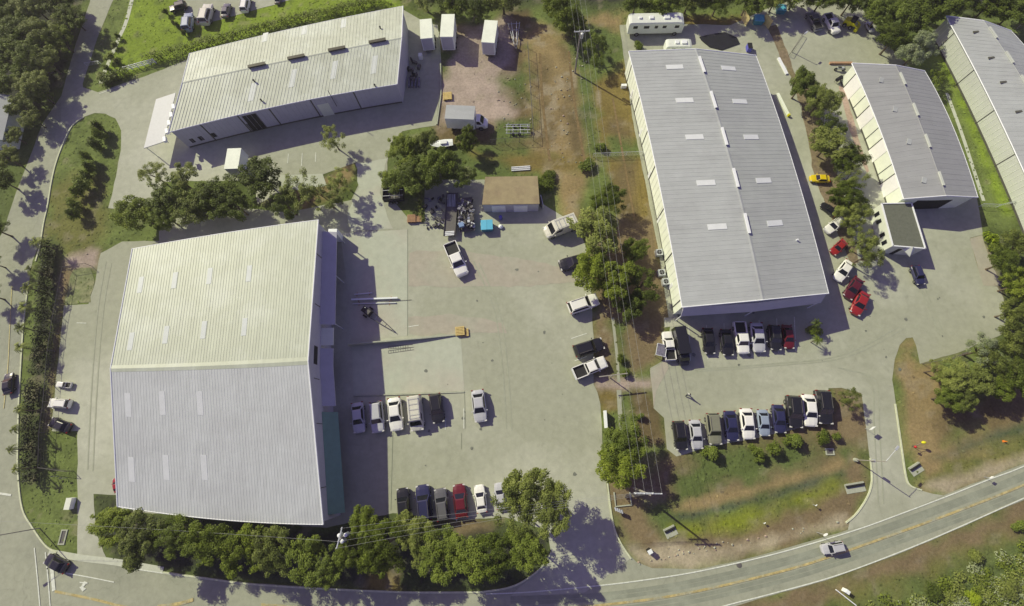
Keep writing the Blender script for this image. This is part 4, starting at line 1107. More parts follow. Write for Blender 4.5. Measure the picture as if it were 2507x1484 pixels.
def proto(kind):
    th = thing(kind, '', 'car')
    P = PAINT['white']; mb = MB()
    if kind == 'sedan':
        L = 4.75
        hull(mb, [(-2.36, .62, .72), (-2.28, .80, .88), (-1.9, .87, .98), (-1.3, .905, 1.0), (0, .91, .97), (1.0, .905, .95), (1.6, .88, .88), (2.1, .80, .78), (2.3, .66, .68), (2.37, .5, .6)], P)
        b4, t4 = cabin(mb, -1.75, 1.05, -1.15, .30, .80, .60, .96, 1.42, P)
        body = mb.build('body', th, False)
        xw, r, zf, zr, w = (-1.42, 1.42), .33, .68, .84, .9
        glass('windshield', b4[1], b4[2], t4[2], t4[1], th, v0=.03, v1=.94)
        glass('rear_window', b4[3], b4[0], t4[0], t4[3], th, v0=.05, v1=.92)
        glass('side_window', b4[0], b4[1], t4[1], t4[0], th, s0=.1, s1=.86, v0=.1, v1=.88); glass('side_window', b4[2], b4[3], t4[3], t4[2], th, s0=.14, s1=.9, v0=.1, v1=.88)
        mirrors(.75, .9, 1.02, th, P)
    elif kind == 'suv':
        L = 4.8
        hull(mb, [(-2.40, .78, .95), (-2.32, .88, 1.05), (-1.6, .93, 1.1), (0, .94, 1.08), (1.0, .93, 1.08), (1.8, .9, 1.02), (2.2, .82, .95), (2.38, .68, .8), (2.42, .5, .7)], P)
        b4, t4 = cabin(mb, -2.34, 1.02, -2.05, .38, .86, .70, 1.08, 1.70, P)
        body = mb.build('body', th, False)
        xw, r, zf, zr, w = (-1.42, 1.45), .37, .85, 1.05, .94
        glass('windshield', b4[1], b4[2], t4[2], t4[1], th, v0=.03, v1=.94)
        glass('rear_window', b4[3], b4[0], t4[0], t4[3], th)
        glass('side_window', b4[0], b4[1], t4[1], t4[0], th, s0=.05, s1=.9, v0=.12, v1=.88); glass('side_window', b4[2], b4[3], t4[3], t4[2], th, s0=.1, s1=.95, v0=.12, v1=.88)
        mirrors(.8, .94, 1.12, th, P)
        for s in (-1, 1):
            rr = MB(); rr.tube((-1.8, s * .6, 1.79), (.2, s * .6, 1.79), .03, .03, M['steel_dark'], 5)
            for x in (-1.7, .1): rr.tube((x, s * .6, 1.7), (x, s * .6, 1.79), .03, .03, M['steel_dark'], 5)
            rr.build('roof_rail', th)
    elif kind == 'pickup':
        L = 5.7
        # cab and bonnet
        hull(mb, [(-.75, .92, 1.12), (.2, .95, 1.12), (1.4, .95, 1.12), (2.1, .93, 1.06), (2.6, .88, 1.0), (2.8, .76, .88), (2.86, .6, .7)], P)
        # load bed: floor and side walls
        mb.box((-1.8, 0, .55), (2.1, 1.86, .5), P)
        for s in (-1, 1): mb.box((-1.8, s * .88, .96), (2.12, .12, .34), P)
        mb.box((-2.82, 0, .82), (.09, 1.86, .62), P); mb.box((-.80, 0, .95), (.08, 1.7, .36), P)
        b4, t4 = cabin(mb, -.72, 1.45, -.5, .85, .86, .70, 1.12, 1.76, P)
        body = mb.build('body', th, False)
        bl = MB(); bl.box((-1.81, 0, .815), (1.92, 1.62, .03), M['black_plastic']); bl.build('bed_liner', th)
        xw, r, zf, zr, w = (-1.75, 1.85), .39, .86, .95, .95
        glass('windshield', b4[1], b4[2], t4[2], t4[1], th, v0=.03, v1=.94)
        glass('rear_window', b4[3], b4[0], t4[0], t4[3], th)
        glass('side_window', b4[0], b4[1], t4[1], t4[0], th, s0=.08, s1=.86, v0=.12, v1=.88); glass('side_window', b4[2], b4[3], t4[3], t4[2], th, s0=.14, s1=.92, v0=.12, v1=.88)
        mirrors(1.15, .98, 1.2, th, P)
        bm = MB(); bm.box((-2.93, 0, .55), (.14, 1.8, .2), M['steel']); bm.build('bumper', th)
    elif kind == 'van':
        L = 5.4
        hull(mb, [(-2.68, .9, 1.15), (-2.6, .97, 1.2), (0, .99, 1.2), (1.6, .98, 1.18), (2.2, .93, 1.08), (2.6, .8, .92), (2.7, .6, .75)], P)
        b4, t4 = cabin(mb, -2.62, 1.95, -2.5, 1.15, .93, .84, 1.18, 2.1, P)
        body = mb.build('body', th, False)
        xw, r, zf, zr, w = (-1.7, 1.75), .36, .9, 1.2, .98
        glass('windshield', b4[1], b4[2], t4[2], t4[1], th, v0=.05, v1=.8)
        glass('rear_window', b4[3], b4[0], t4[0], t4[3], th, v0=.3, v1=.8)
        glass('side_window', b4[0], b4[1], t4[1], t4[0], th, s0=.66, s1=.9, v0=.2, v1=.75); glass('side_window', b4[2], b4[3], t4[3], t4[2], th, s0=.1, s1=.34, v0=.2, v1=.75)
        mirrors(1.5, 1.0, 1.35, th, P)
        rr = MB()
        for s in (-1, 1): rr.tube((-2.2, s * .66, 2.26), (.9, s * .66, 2.26), .03, .03, M['steel'], 5)
        for x in (-2.1, -1.3, -.5, .3, .8): rr.tube((x, -.66, 2.26), (x, .66, 2.26), .03, .03, M['steel'], 5)
        for x in (-2.1, .8):
            for s in (-1, 1): rr.tube((x, s * .66, 2.1), (x, s * .66, 2.26), .03, .03, M['steel'], 5)
        rr.build('roof_rack', th)
    for x in xw:
        for s in (-1, 1): wheel(x, s * (w - .1), r, th)
    lights(xw[1] + {'sedan': .83, 'suv': .86, 'pickup': .88, 'van': .85}[kind], -L / 2 + .02, w, zf, zr, th)
    th.name = {'sedan': 'parked_car', 'suv': 'parked_suv', 'pickup': 'pickup_truck', 'van': 'van'}[kind]
    NOM[kind] = L; PROTO[kind] = th
    return th
USED = set()
HZ = {'sedan': .9, 'suv': 1.1, 'pickup': 1.1, 'van': 1.4}
def car(kind, front, rear, colour, label, group=None, cat=None, roof=None):
    if kind not in PROTO: proto(kind)
    f, r = g(front, HZ[kind] * .7), g(rear, HZ[kind] * .7)
    d = f - r; L = d.length
    o = PROTO[kind] if kind not in USED else copy_tree(PROTO[kind])
    USED.add(kind)
    sc = L / (NOM[kind] + .1)
    sc = min(sc, 1.12)
    m = (f + r) / 2
    o.location = (m.x, m.y, Z4 + .0)
    o.rotation_euler = (0, 0, math.atan2(d.y, d.x))
    o.scale = (sc, sc * 1.12, sc * 1.06)
    tag(o, label, cat or {'sedan': 'car', 'suv': 'car', 'pickup': 'pickup', 'van': 'van'}[kind], group)
    P = PAINT[colour]
    for ch in o.children:
        if ch.type == 'MESH':
            for i, sl_ in enumerate(ch.material_slots):
                if sl_.material and sl_.material.name.startswith('car_paint'):
                    sl_.link = 'OBJECT'; sl_.material = P
    return o
G1 = 'cars parked in the row south of the loading dock'
car('sedan', (881, 1061), (875, 985), 'silver', 'silver sedan in the building shade, leftmost of the row below the loading dock', G1)
car('suv', (927, 1060), (920, 983), 'silver', 'silver hatchback with half its roof in sun, second from the left below the loading dock', G1)
car('sedan', (973, 1056), (965, 973), 'white', 'white sedan between the silver hatchback and the white van below the loading dock', G1)
car('van', (1022, 1056), (1014, 968), 'cream', 'cream white van in the row below the loading dock', G1)
car('suv', (1075, 1036), (1064, 964), 'black', 'black jeep right of the cream van below the loading dock', G1)
car('sedan', (1178, 1035), (1169, 954), 'silver', 'silver sedan parked alone right of the loading dock row')
G2 = 'cars parked along the tree island at the bottom'
car('suv', (985, 1194), (991, 1272), 'black', 'black car with a pale rear window, leftmost of the row above the bottom trees', G2)
car('suv', (1034, 1186), (1042, 1275), 'navy', 'big dark navy car, second of the row above the bottom trees', G2)
car('suv', (1077, 1195), (1087, 1275), 'grey', 'charcoal car left of the dark red one above the bottom trees', G2)
car('sedan', (1123, 1184), (1132, 1268), 'darkred', 'dark red sedan in the row above the bottom trees', G2)
car('sedan', (1172, 1186), (1181, 1256), 'white', 'small white sedan right of the dark red one above the bottom trees', G2)
car('sedan', (1221, 1181), (1228, 1248), 'silver', 'silver sedan half covered by the spreading tree at the end of the row', G2)
car('pickup', (1137, 682), (1098, 590), 'white', 'white pickup with a dark empty bed standing askew in the middle of the yard')
car('van', (1333, 571), (1412, 541), 'cream', 'big cream van with a roof rack, nose to the storage shed')
car('sedan', (1368, 652), (1440, 634), 'black', 'black car mostly hidden under the bright green tree at the yard edge')
car('suv', (1464, 732), (1391, 757), 'white', 'white car with roof bars parked below the tree cluster')
car('suv', (1477, 840), (1405, 862), 'black', 'black car beside the white pickup on the yard edge')
car('pickup', (1484, 884), (1405, 916), 'white', 'white pickup with a black bed next to the black car on the yard edge')
car('pickup', (133, 940), (170, 943), 'white', 'small white pickup, topmost of the three at the west drive')
car('suv', (118, 986), (170, 989), 'white', 'white hatchback with dark windows in the middle of the three at the west drive')
car('sedan', (122, 1031), (172, 1050), 'black', 'black car, lowest of the three at the west drive')
car('sedan', (279, 1170), (285, 1206), 'red', 'red car poking out from under the west eave of the big workshop')
car('sedan', (22, 913), (20, 966), 'black', 'black car driving on the road at the left edge', cat='car')
car('sedan', (112, 1366), (164, 1393), 'black', 'black car waiting at the stop line in the lower left junction')
G3 = 'cars in the car park beyond the hedge at the top left'
car('suv', (414, 22), (456, 10), 'black', 'black car with glints, leftmost in the top left car park', G3)
car('suv', (463, 33), (458, 76), 'ltblue', 'pale blue car parked nearest the hedge in the top left car park', G3)
car('suv', (512, 12), (500, 60), 'cream', 'big cream car in the top left car park', G3)
car('sedan', (557, 8), (550, 43), 'grey', 'small grey car right of the big cream one in the top left car park', G3)
car('suv', (604, -8), (597, 28), 'white', 'white car cut by the top edge in the top left car park', G3)
car('sedan', (683, -18), (678, 8), 'grey', 'grey car at the top edge, rightmost in the top left car park', G3)
G4 = 'cars parked along the east wall of the long grey warehouse'
car('sedan', (1983, 436), (2032, 438), 'yellow', 'bright yellow car beside the long grey warehouse')
car('sedan', (2012, 497), (2048, 526), 'black', 'black car right below the yellow one', G4)
car('suv', (2024, 566), (2063, 537), 'white', 'white car with dark windows below the black one along the warehouse', G4)
car('sedan', (2038, 620), (2070, 590), 'red', 'red car half under the tree row along the warehouse', G4)
car('sedan', (2048, 686), (2081, 641), 'white', 'white sedan between two red cars along the warehouse', G4)
car('sedan', (2073, 730), (2104, 683), 'maroon', 'maroon car right below the white sedan along the warehouse', G4)
car('sedan', (2091, 770), (2117, 716), 'red', 'glossy red car, lowest of the slanted row along the warehouse', G4)
car('suv', (2257, 697), (2240, 650), 'navy', 'navy car in the shade of the tan-roofed office')
G5 = 'cars parked at the shaded south front of the grey warehouse'
car('pickup', (1632, 811), (1643, 882), 'white', 'white pickup standing in the sun at the warehouse corner, leftmost of the front row', G5)
car('sedan', (1738, 868), (1731, 803), 'black', 'black car in deep shade, first right of the tall black van', G5)
car('sedan', (1783, 872), (1775, 806), 'black', 'black car in deep shade just left of the white pickup truck', G5)
car('pickup', (1821, 867), (1809, 788), 'white', 'white pickup reaching out of the shade at the warehouse front', G5)
car('sedan', (1859, 864), (1849, 790), 'silver', 'silver sedan right of the white pickup at the warehouse front', G5)
car('suv', (1900, 858), (1893, 796), 'black', 'black car right of the silver sedan at the warehouse front', G5)
car('sedan', (1933, 855), (1925, 795), 'darkred', 'dark red car, rightmost at the warehouse front', G5)
G6 = 'cars parked nose in to the shrubs south of the right car park'
for k, f, r, c, l in (('suv', (1670, 1103), (1659, 1030), 'black', 'black car at the left end of the long front row'),
                      ('sedan', (1708, 1101), (1699, 1027), 'silver', 'silver sedan second from the left in the long front row'),
                      ('suv', (1752, 1090), (1742, 1011), 'olive', 'olive grey car with roof bars in the long front row'),
                      ('sedan', (1795, 1081), (1784, 1005), 'navy', 'navy sedan between the olive car and the white sedan in the long front row'),
                      ('sedan', (1834, 1077), (1824, 999), 'white', 'white sedan in the middle of the long front row'),
                      ('sedan', (1873, 1069), (1865, 1002), 'ltblue', 'pale blue sedan right of the middle white one in the long front row'),
                      ('sedan', (1911, 1062), (1902, 990), 'navy', 'dark navy car right of the pale blue one in the long front row'),
                      ('suv', (1948, 1049), (1939, 968), 'black', 'tall black car, third from the right end of the long front row'),
                      ('sedan', (1985, 1046), (1976, 965), 'white', 'white car with black glass, second from the right end of the long front row'),
                      ('suv', (2021, 1040), (2009, 955), 'black', 'black car at the right end of the long front row')):
    car(k, f, r, c, l, G6)
car('suv', (2013, 1347), (2067, 1337), 'silver', 'silver blue car driving along the bottom road')
car('pickup', (1981, 28), (2006, 71), 'grey', 'grey pickup in the shade at the top right yard')
car('pickup', (2049, 80), (2025, 34), 'white', 'white pickup in the shade beside the yellow machine, top right')
car('sedan', (2137, 76), (2125, 52), 'silver', 'silver car half hidden by trees at the top right')

# tall black van at the warehouse corner
def obox(name, par, c, d, m, **k):
    mb = MB(); mb.box(c, d, m, **k); return mb.build(name, par)
def oriented(name, label, cat, front, rear, z, nom, group=None):
    f, r = g(front, z), g(rear, z); d = f - r
    th = thing(name, label, cat, ((f.x + r.x) / 2, (f.y + r.y) / 2, Z4), math.atan2(d.y, d.x), group, d.length / nom)
    return th
th = oriented('box_truck', 'tall black box truck parked next to the white pickup at the warehouse corner', 'truck', (1684, 892), (1664, 800), 2.2, 7.2)
obox('cargo_box', th, (-1.0, 0, 1.75), (5.2, 2.1, 2.3), PAINT['black'])
mb = MB(); hull(mb, [(1.6, .95, 1.4), (2.4, .98, 1.35), (3.2, .95, 1.2), (3.55, .8, 1.0)], PAINT['black']); b4, t4 = cabin(mb, 1.62, 2.8, 1.62, 2.3, .9, .82, 1.38, 2.1, PAINT['black']); mb.build('cab', th)
glass('windshield', b4[1], b4[2], t4[2], t4[1], th)
for x in (-2.4, 2.4):
    for s in (-1, 1): wheel(x, s * .92, .42, th, .28)
# white box trucks in the storage yard
def box_truck(front, rear, label, cabbed=True, L=6.6, W=2.3, H=2.5, roofm=None):
    th = oriented('box_truck' if cabbed else 'box_trailer', label, 'truck' if cabbed else 'trailer', front, rear, 2.2, L + (2.1 if cabbed else 0), 'white box trucks in the storage yard')
    sh_ = -1.05 if cabbed else 0
    mb = MB()
    mb.box((sh_, 0, .9 + H / 2 - .2), (L, W, H), M['white'])
    mb.box((sh_, 0, .6), (L, W * .6, .25), M['steel_dark'])
    mb.build('cargo_box', th)
    rf = MB(); rf.box((sh_, 0, .7 + H + .035), (L + .06, W + .06, .07), roofm or M['wall_cream']); rf.build('roof', th)
    rd = MB(); rd.box((sh_ - L / 2 - .03, 0, .7 + H / 2), (.05, W * .86, H * .88), M['wall_grey']); rd.build('rear_door', th)
    if cabbed:
        x0 = sh_ + L / 2 + .1
        mb = MB(); hull(mb, [(x0, .9, 1.35), (x0 + .8, .95, 1.3), (x0 + 1.6, .9, 1.15), (x0 + 2.0, .72, .9)], PAINT['white'])
        b4, t4 = cabin(mb, x0 + .02, x0 + 1.35, x0 + .05, x0 + .75, .86, .76, 1.3, 2.05, PAINT['white']); mb.build('cab', th)
        glass('windshield', b4[1], b4[2], t4[2], t4[1], th)
        glass('side_window', b4[0], b4[1], t4[1], t4[0], th, s0=.15, s1=.8); glass('side_window', b4[2], b4[3], t4[3], t4[2], th, s0=.2, s1=.85)
    for x in ((sh_ - L / 2 + 1.2), sh_ + L / 2 + (1.0 if cabbed else -1.2)):
        for s in (-1, 1): wheel(x, s * .95, .44, th, .3)
    return th
box_truck((1046, 64), (1048, 110), 'white box trailer nearest the warehouse, leftmost of the three in the storage yard', False, 4.0, 1.95, 2.4)
box_truck((1101, 56), (1097, 110), 'white box trailer in the middle of the three in the storage yard', False, 4.4, 2.0, 2.5)
box_truck((1204, 68), (1196, 121), 'white box truck standing alone beside the frame trailer', False, 4.6, 2.15, 2.5)
box_truck((1193, 290), (1094, 286), 'white box truck with grey roof and visible cab by the yard fence', True, 4.9, 2.7, 2.5, roofm=M['roof_grey'])
box_truck((581, 371), (573, 420), 'white box truck roof showing among the trees north of the workshop', False, 4.2, 2.5, 2.3)
# white boat on a trailer under the trees
th = oriented('boat', 'white covered boat on a trailer under the trees', 'boat', (1052, 352), (1108, 346), 1.0, 5.6)
mb = MB(); mb.loft([[(x, -w, .9), (x, -w * .5, .4), (x, w * .5, .4), (x, w, .9), (x, 0, 1.05)] for x, w in ((-2.8, .9), (-1, 1.05), (1, .95), (2.2, .5), (2.8, .05))], M['white']); mb.build('boat_hull', th)
mb = MB(); mb.box((-.6, 0, 1.2), (1.6, .9, .35), M['trim']); mb.build('cover', th)
for s in (-1, 1): wheel(-.8, s * .95, .3, th)
# RV
def rv(front, rear, label, L, W, H, wins, name='motorhome', z0=.55):
    th = oriented(name, label, 'motorhome' if name == 'motorhome' else 'trailer', front, rear, z0 + H, L)
    mb = MB()
    secs = []
    for x, s in ((-L / 2, .86), (-L / 2 + .15, .96), (-L / 2 + .5, 1), (L / 2 - 1.4, 1), (L / 2 - .6, .97), (L / 2 - .15, .88), (L / 2, .72)):
        w = W / 2 * (.92 + .08 * s); z1 = z0 + H * (s if x < 0 or True else 1)
        secs.append([(x, -w * .95, z0), (x, -w, z0 + .3), (x, -w, z1 - .25), (x, -w * .9, z1 - .04), (x, 0, z1), (x, w * .9, z1 - .04), (x, w, z1 - .25), (x, w, z0 + .3), (x, w * .95, z0)])
    mb.loft(secs, mat('rv_shell', S(216, 218, 196), .35, .04) if 'rv_shell' not in bpy.data.materials else bpy.data.materials['rv_shell']); mb.build('body', th)
    for s in (-1, 1):
        for x, w in wins:
            obox('window', th, (x * L / 2, s * (W / 2 + .004), z0 + H * .62), (w, .03, .55), M['glass'])
    for x, w, dd in ((.35, 1.0, .8), (-.2, .7, .7), (-.6, .5, .5))[: 3 if L > 6 else 2]:
        obox('roof_unit', th, (x * L / 2, 0, z0 + H + .1), (w, dd, .22), M['trim'])
    for x in (-L / 2 + 1.8, L / 2 - 1.3): 
        for s in (-1, 1): wheel(x, s * (W / 2 - .14), .42, th, .28)
    return th
rv((1676, 44), (1540, 47), 'long cream motorhome parked broadside on the concrete pad at the top', 10.2, 2.5, 2.4, ((-.75, .8), (-.35, 1.0), (.0, .6), (.3, .7), (.75, .8)))
rv((1696, 103), (1632, 104), 'short white camper trailer tucked behind the north wall of the grey warehouse', 5.2, 2.1, 2.0, ((-.4, .7), (.3, .7)), 'camper_trailer')
obox('windshield', bpy.data.objects['motorhome'], (5.0, 0, 1.9), (.25, 1.8, .7), M['glass'])

# yellow skid steer
th = thing('skid_steer', 'yellow skid steer loader in the tree shade at the top right', 'loader', g((2081, 58), .6), math.radians(-35))
obox('body', th, (-.2, 0, .8), (2.0, 1.2, .9), M['yellow']); obox('cab', th, (.2, 0, 1.55), (1.0, 1.0, .8), M['black_plastic']); obox('bucket', th, (1.6, 0, .35), (.6, 1.7, .55), M['yellow'])
for s in (-1, 1): obox('lift_arm', th, (.6, s * .68, 1.1), (2.0, .14, .2), M['yellow'], ry=.25)
for x in (-.7, .5):
    for s in (-1, 1): wheel(x, s * .72, .38, th, .26)
th.location.z = .05

# ------------------------------------------------------------------ trees
def leaf_cloud(name, clumps, nl, ls, mat_, up=.55, parent=None, seed=1):
    """many small leaf faces on the surfaces of clumps (c, r)"""
    rg = np.random.RandomState(seed)
    C = np.array([c for c, r in clumps]); R_ = np.array([r for c, r in clumps], float)
    if R_.ndim == 1: R_ = np.stack([R_, R_, R_ * .8], 1)
    w = R_[:, 0] ** 2; k = rg.choice(len(clumps), nl, p=w / w.sum())
    d = rg.normal(size=(nl, 3)); d[:, 2] += .35; d /= np.linalg.norm(d, axis=1)[:, None]
    rad = (rg.uniform(.2, 1.0, nl) ** .6 * 1.22)[:, None]
    P = C[k] + d * R_[k] * rad
    nrm = d * .5 + rg.normal(size=(nl, 3)) * .38 + np.array([-.25, .2, up + .15]); nrm /= np.linalg.norm(nrm, axis=1)[:, None]
    a = np.cross(nrm, rg.normal(size=(nl, 3))); a /= np.linalg.norm(a, axis=1)[:, None]
    b_ = np.cross(nrm, a)
    s = (ls * rg.uniform(.55, 1.35, nl))[:, None]
    V = np.stack([P - a * s, P - b_ * s * .55 + nrm * s * .15, P + a * s, P + b_ * s * .55 + nrm * s * .1], 1)
    me = bpy.data.meshes.new(name)
    me.vertices.add(nl * 4); me.vertices.foreach_set('co', V.ravel())
    me.loops.add(nl * 4); me.loops.foreach_set('vertex_index', np.arange(nl * 4))
    me.polygons.add(nl); me.polygons.foreach_set('loop_start', np.arange(0, nl * 4, 4)); me.polygons.foreach_set('loop_total', np.full(nl, 4))
    me.update(calc_edges=True)
    me.materials.append(mat_)
    return me
TP = {}
def tree_proto(kind, i):
    rg = random.Random(i * 37 + {'broad': 1, 'sparse': 2, 'shrub': 3, 'palm': 4}[kind])
    cl = []; mb = MB()
    # all in units of crown radius; crown centre at the origin, trunk goes down
    if kind == 'broad':
        for j in range(80):
            th_ = rg.uniform(0, 6.283); q = rg.uniform(.0, 1) ** .55 * .84 * (1 + .16 * math.sin(th_ * 3 + i) + .10 * math.sin(th_ * 5 + 2 * i))
            z = rg.uniform(-.42, .60) * (1 - q * .5)
            cl.append(((q * math.cos(th_), q * math.sin(th_), z), rg.uniform(.07, .22)))
        me = leaf_cloud('crown', cl, (13000, 11000, 14000, 9000, 12500)[i % 5], (.034, .036, .030, .04, .033)[i % 5], M['leaf'], seed=i)
    elif kind == 'sparse':
        for j in range(30):
            th_ = rg.uniform(0, 6.283); q = rg.uniform(.1, 1) ** .7 * .88
            cl.append(((q * math.cos(th_), q * math.sin(th_), rg.uniform(-.35, .5) * (1 - q * .6)), rg.uniform(.10, .2)))
        me = leaf_cloud('crown', cl, 4200, .034, M['leaf_olive'], seed=40 + i)
    elif kind == 'shrub':
        for j in range(12):
            th_ = rg.uniform(0, 6.283); q = rg.uniform(0, .7)
            cl.append(((q * math.cos(th_), q * math.sin(th_), rg.uniform(-.4, .3)), rg.uniform(.28, .42)))
        me = leaf_cloud('crown', cl, 1300, .10, M['leaf'], seed=80 + i)
    elif kind == 'palm':
        # arching fronds made of paired leaflets
        vs = []; fs = []
        nf = 15
        for f in range(nf):
            az = 6.283 * f / nf + rg.uniform(-.15, .15); L = rg.uniform(.85, 1.1); lift = rg.uniform(.1, .55)
            pts = []
            for s_ in range(9):
                u = s_ / 8; pts.append(Vector((math.cos(az) * L * u, math.sin(az) * L * u, lift * math.sin(u * 2.2) - u * u * .55)))
            side = Vector((-math.sin(az), math.cos(az), 0))
            for s_ in range(1, 9):
                p = pts[s_]; o = pts[s_ - 1]; w = .20 * math.sin(math.pi * min(1, s_ / 8.5)) + .03
                for sg in (-1, 1):
                    k_ = len(vs); tip = p + side * sg * w + Vector((math.cos(az), math.sin(az), 0)) * .10 - Vector((0, 0, .07))
                    vs += [tuple(o), tuple(p), tuple(tip), tuple(o.lerp(tip, .7))]; fs.append((k_, k_ + 1, k_ + 2, k_ + 3))
        me = bpy.data.meshes.new('crown'); me.from_pydata(vs, [], fs); me.materials.append(M['leaf_dark'])
    tr = MB()
    if kind in ('broad', 'sparse'):
        tr.tube((0, 0, -1.35), (0, 0, -.55), .075, .055, M['bark'], 8)
        tr.tube((0, 0, -1.5), (0, 0, -1.3), .11, .075, M['bark'], 8)
        for j in range(7):
            c = cl[(j * 5) % len(cl)][0]; mid = Vector((c[0] * .45, c[1] * .45, -.3 + c[2] * .3))
            tr.tube((0, 0, -.6), mid, .045, .028, M['bark'], 6); tr.tube(mid, c, .028, .010, M['bark'], 5)
    elif kind == 'shrub':
        for j in range(5):
            c = cl[j][0]; tr.tube((0, 0, -.9), c, .05, .02, M['bark'], 5)
    else:
        pts = [Vector((0, 0, -2.6)), Vector((.04, 0, -1.6)), Vector((.02, .03, -.8)), Vector((0, 0, 0))]
        for a, c in zip(pts, pts[1:]): tr.tube(a, c, .09, .075, M['bark'], 7)
    o = thing({'broad': 'broadleaf_tree', 'sparse': 'feathery_tree', 'shrub': 'shrub', 'palm': 'palm_tree'}[kind], '', 'tree')
    co = bpy.data.objects.new('crown', me); COL.objects.link(co); co.parent = o
    tr.build('trunk', o)
    TP[(kind, i)] = [o, False]
NT = {'broad': 5, 'sparse': 3, 'shrub': 3, 'palm': 2}
_tc = {}
GZ = {'broad': 1.42, 'sparse': 1.42, 'shrub': .55, 'palm': 2.5}
def tree(kind, p, rpx, label, mt=None, group=None, h=None, flat=.85, cat=None, tall=False):
    """p: crown centre on the survey sheet; rpx: crown radius there; h: height of the crown centre in metres"""
    i = _tc.get(kind, 0); _tc[kind] = i + 1; i %= NT[kind]
    if (kind, i) not in TP: tree_proto(kind, i)
    hh = h or {'broad': 4.2, 'sparse': 4.5, 'shrub': .8, 'palm': 4.5}[kind]
    if kind in ('broad', 'sparse') and not tall:
        rr_ = (g((p[0] + rpx, p[1]), 3) - g(p, 3)).length
        hh = min(hh, rr_ * 1.15 + .6)
    c = g(p, hh); e = g((p[0] + rpx, p[1]), hh); w = g((p[0], p[1] - rpx), hh)
    r = ((e - c).length + (w - c).length) / 2
    rec = TP[(kind, i)]
    o = rec[0] if not rec[1] else copy_tree(rec[0])
    rec[1] = True
    zb = {'broad': 1.45, 'sparse': 1.45, 'shrub': .85, 'palm': 2.5}[kind]
    sz = hh / zb * 1.0
    if kind == 'palm': sz = hh / 2.55
    if kind in ('broad', 'sparse'): sz = min(r * flat * 1.05, hh / 1.0); 
    o.location = (c.x, c.y, hh)
    rz = (i * 2.4 + p[0] * .37) % 6.28
    o.rotation_euler = (0, 0, rz)
    q_ = math.sin(p[0] * 1.7 + p[1] * .9) * (.16 if kind in ('broad', 'sparse') else .08)
    if kind in ('broad', 'sparse'): r *= 1.19 if p[1] > 1230 and p[0] < 1400 else 1.10 if 1300 < p[0] < 1600 and p[1] > 1000 else 1.02
    o.scale = (r * (1 + q_), r * (1 - q_), sz)
    # keep the trunk foot in the ground whatever the crown scale
    for ch in o.children:
        if ch.name.startswith('trunk'):
            ch.scale = (min(1, .5 / r + .5),) * 2 + ((hh + .1) / (sz * {'broad': 1.5, 'sparse': 1.5, 'shrub': .9, 'palm': 2.6}[kind]),)
        elif mt:
            ch.material_slots[0].link = 'OBJECT'; ch.material_slots[0].material = M[mt]
    tag(o, label, cat or {'shrub': 'shrub', 'palm': 'palm'}.get(kind, 'tree'), group)
    return o
D, O, SG, BR, RU = 'leaf_dark', 'leaf_olive', 'leaf_sage', 'leaf_bright', 'leaf_rust'
GA = 'trees on the island between the workshop and the bottom road'
for k, p, r, l, m in (
    ('broad', (272, 1288), 46, 'rounded tree at the left tip of the bottom tree island', None),
    ('broad', (345, 1318), 56, 'wide tree second from the left on the bottom tree island', O),
    ('broad', (432, 1312), 52, 'tree touching the workshop roof, third from the left on the bottom island', D),
    ('broad', (515, 1332), 52, 'tree with a bright west side, fourth from the left on the bottom island', None),
    ('broad', (590, 1350), 56, 'broad green tree halfway along the workshop south eave', None),
    ('broad', (668, 1345), 52, 'tree fringing the road west of the transformer pole', O),
    ('broad', (742, 1362), 50, 'shaded tree immediately left of the transformer pole', D),
    ('broad', (800, 1392), 42, 'low dark tree below the transformer pole', D),
    ('broad', (893, 1283), 40, 'bright tree at the workshop corner right of the teal awning', None),
    ('broad', (868, 1352), 42, 'tree directly under the wires right of the transformer pole', None),
    ('broad', (940, 1338), 60, 'large bright tree below the black cars', None),
    ('broad', (1018, 1318), 52, 'tree with its crown against the black and navy cars', O),
    ('broad', (1075, 1352), 58, 'large tree on the island above the road, below the dark red car', None),
    ('broad', (1150, 1362), 52, 'dark tree on the right part of the bottom island', D),
    ('broad', (1222, 1352), 56, 'tree at the lower right of the bottom island', D),
    ('broad', (1288, 1345), 46, 'small tree at the right tip of the bottom island', D),
    ('broad', (1290, 1214), 70, 'big olive tree spreading over the end of the lower car row', O),
    ('broad', (1348, 1246), 54, 'olive tree on the right, casting lacy shade on the yard exit', O),
    ('sparse', (1262, 1262), 56, 'feathery tree below the silver sedan', O)):
    tree(k, p, r, l, m, GA, h=7.0 if p[1] > 1310 or p[0] > 1250 else 5.4, tall=True)
GB = 'trees north of the big workshop'
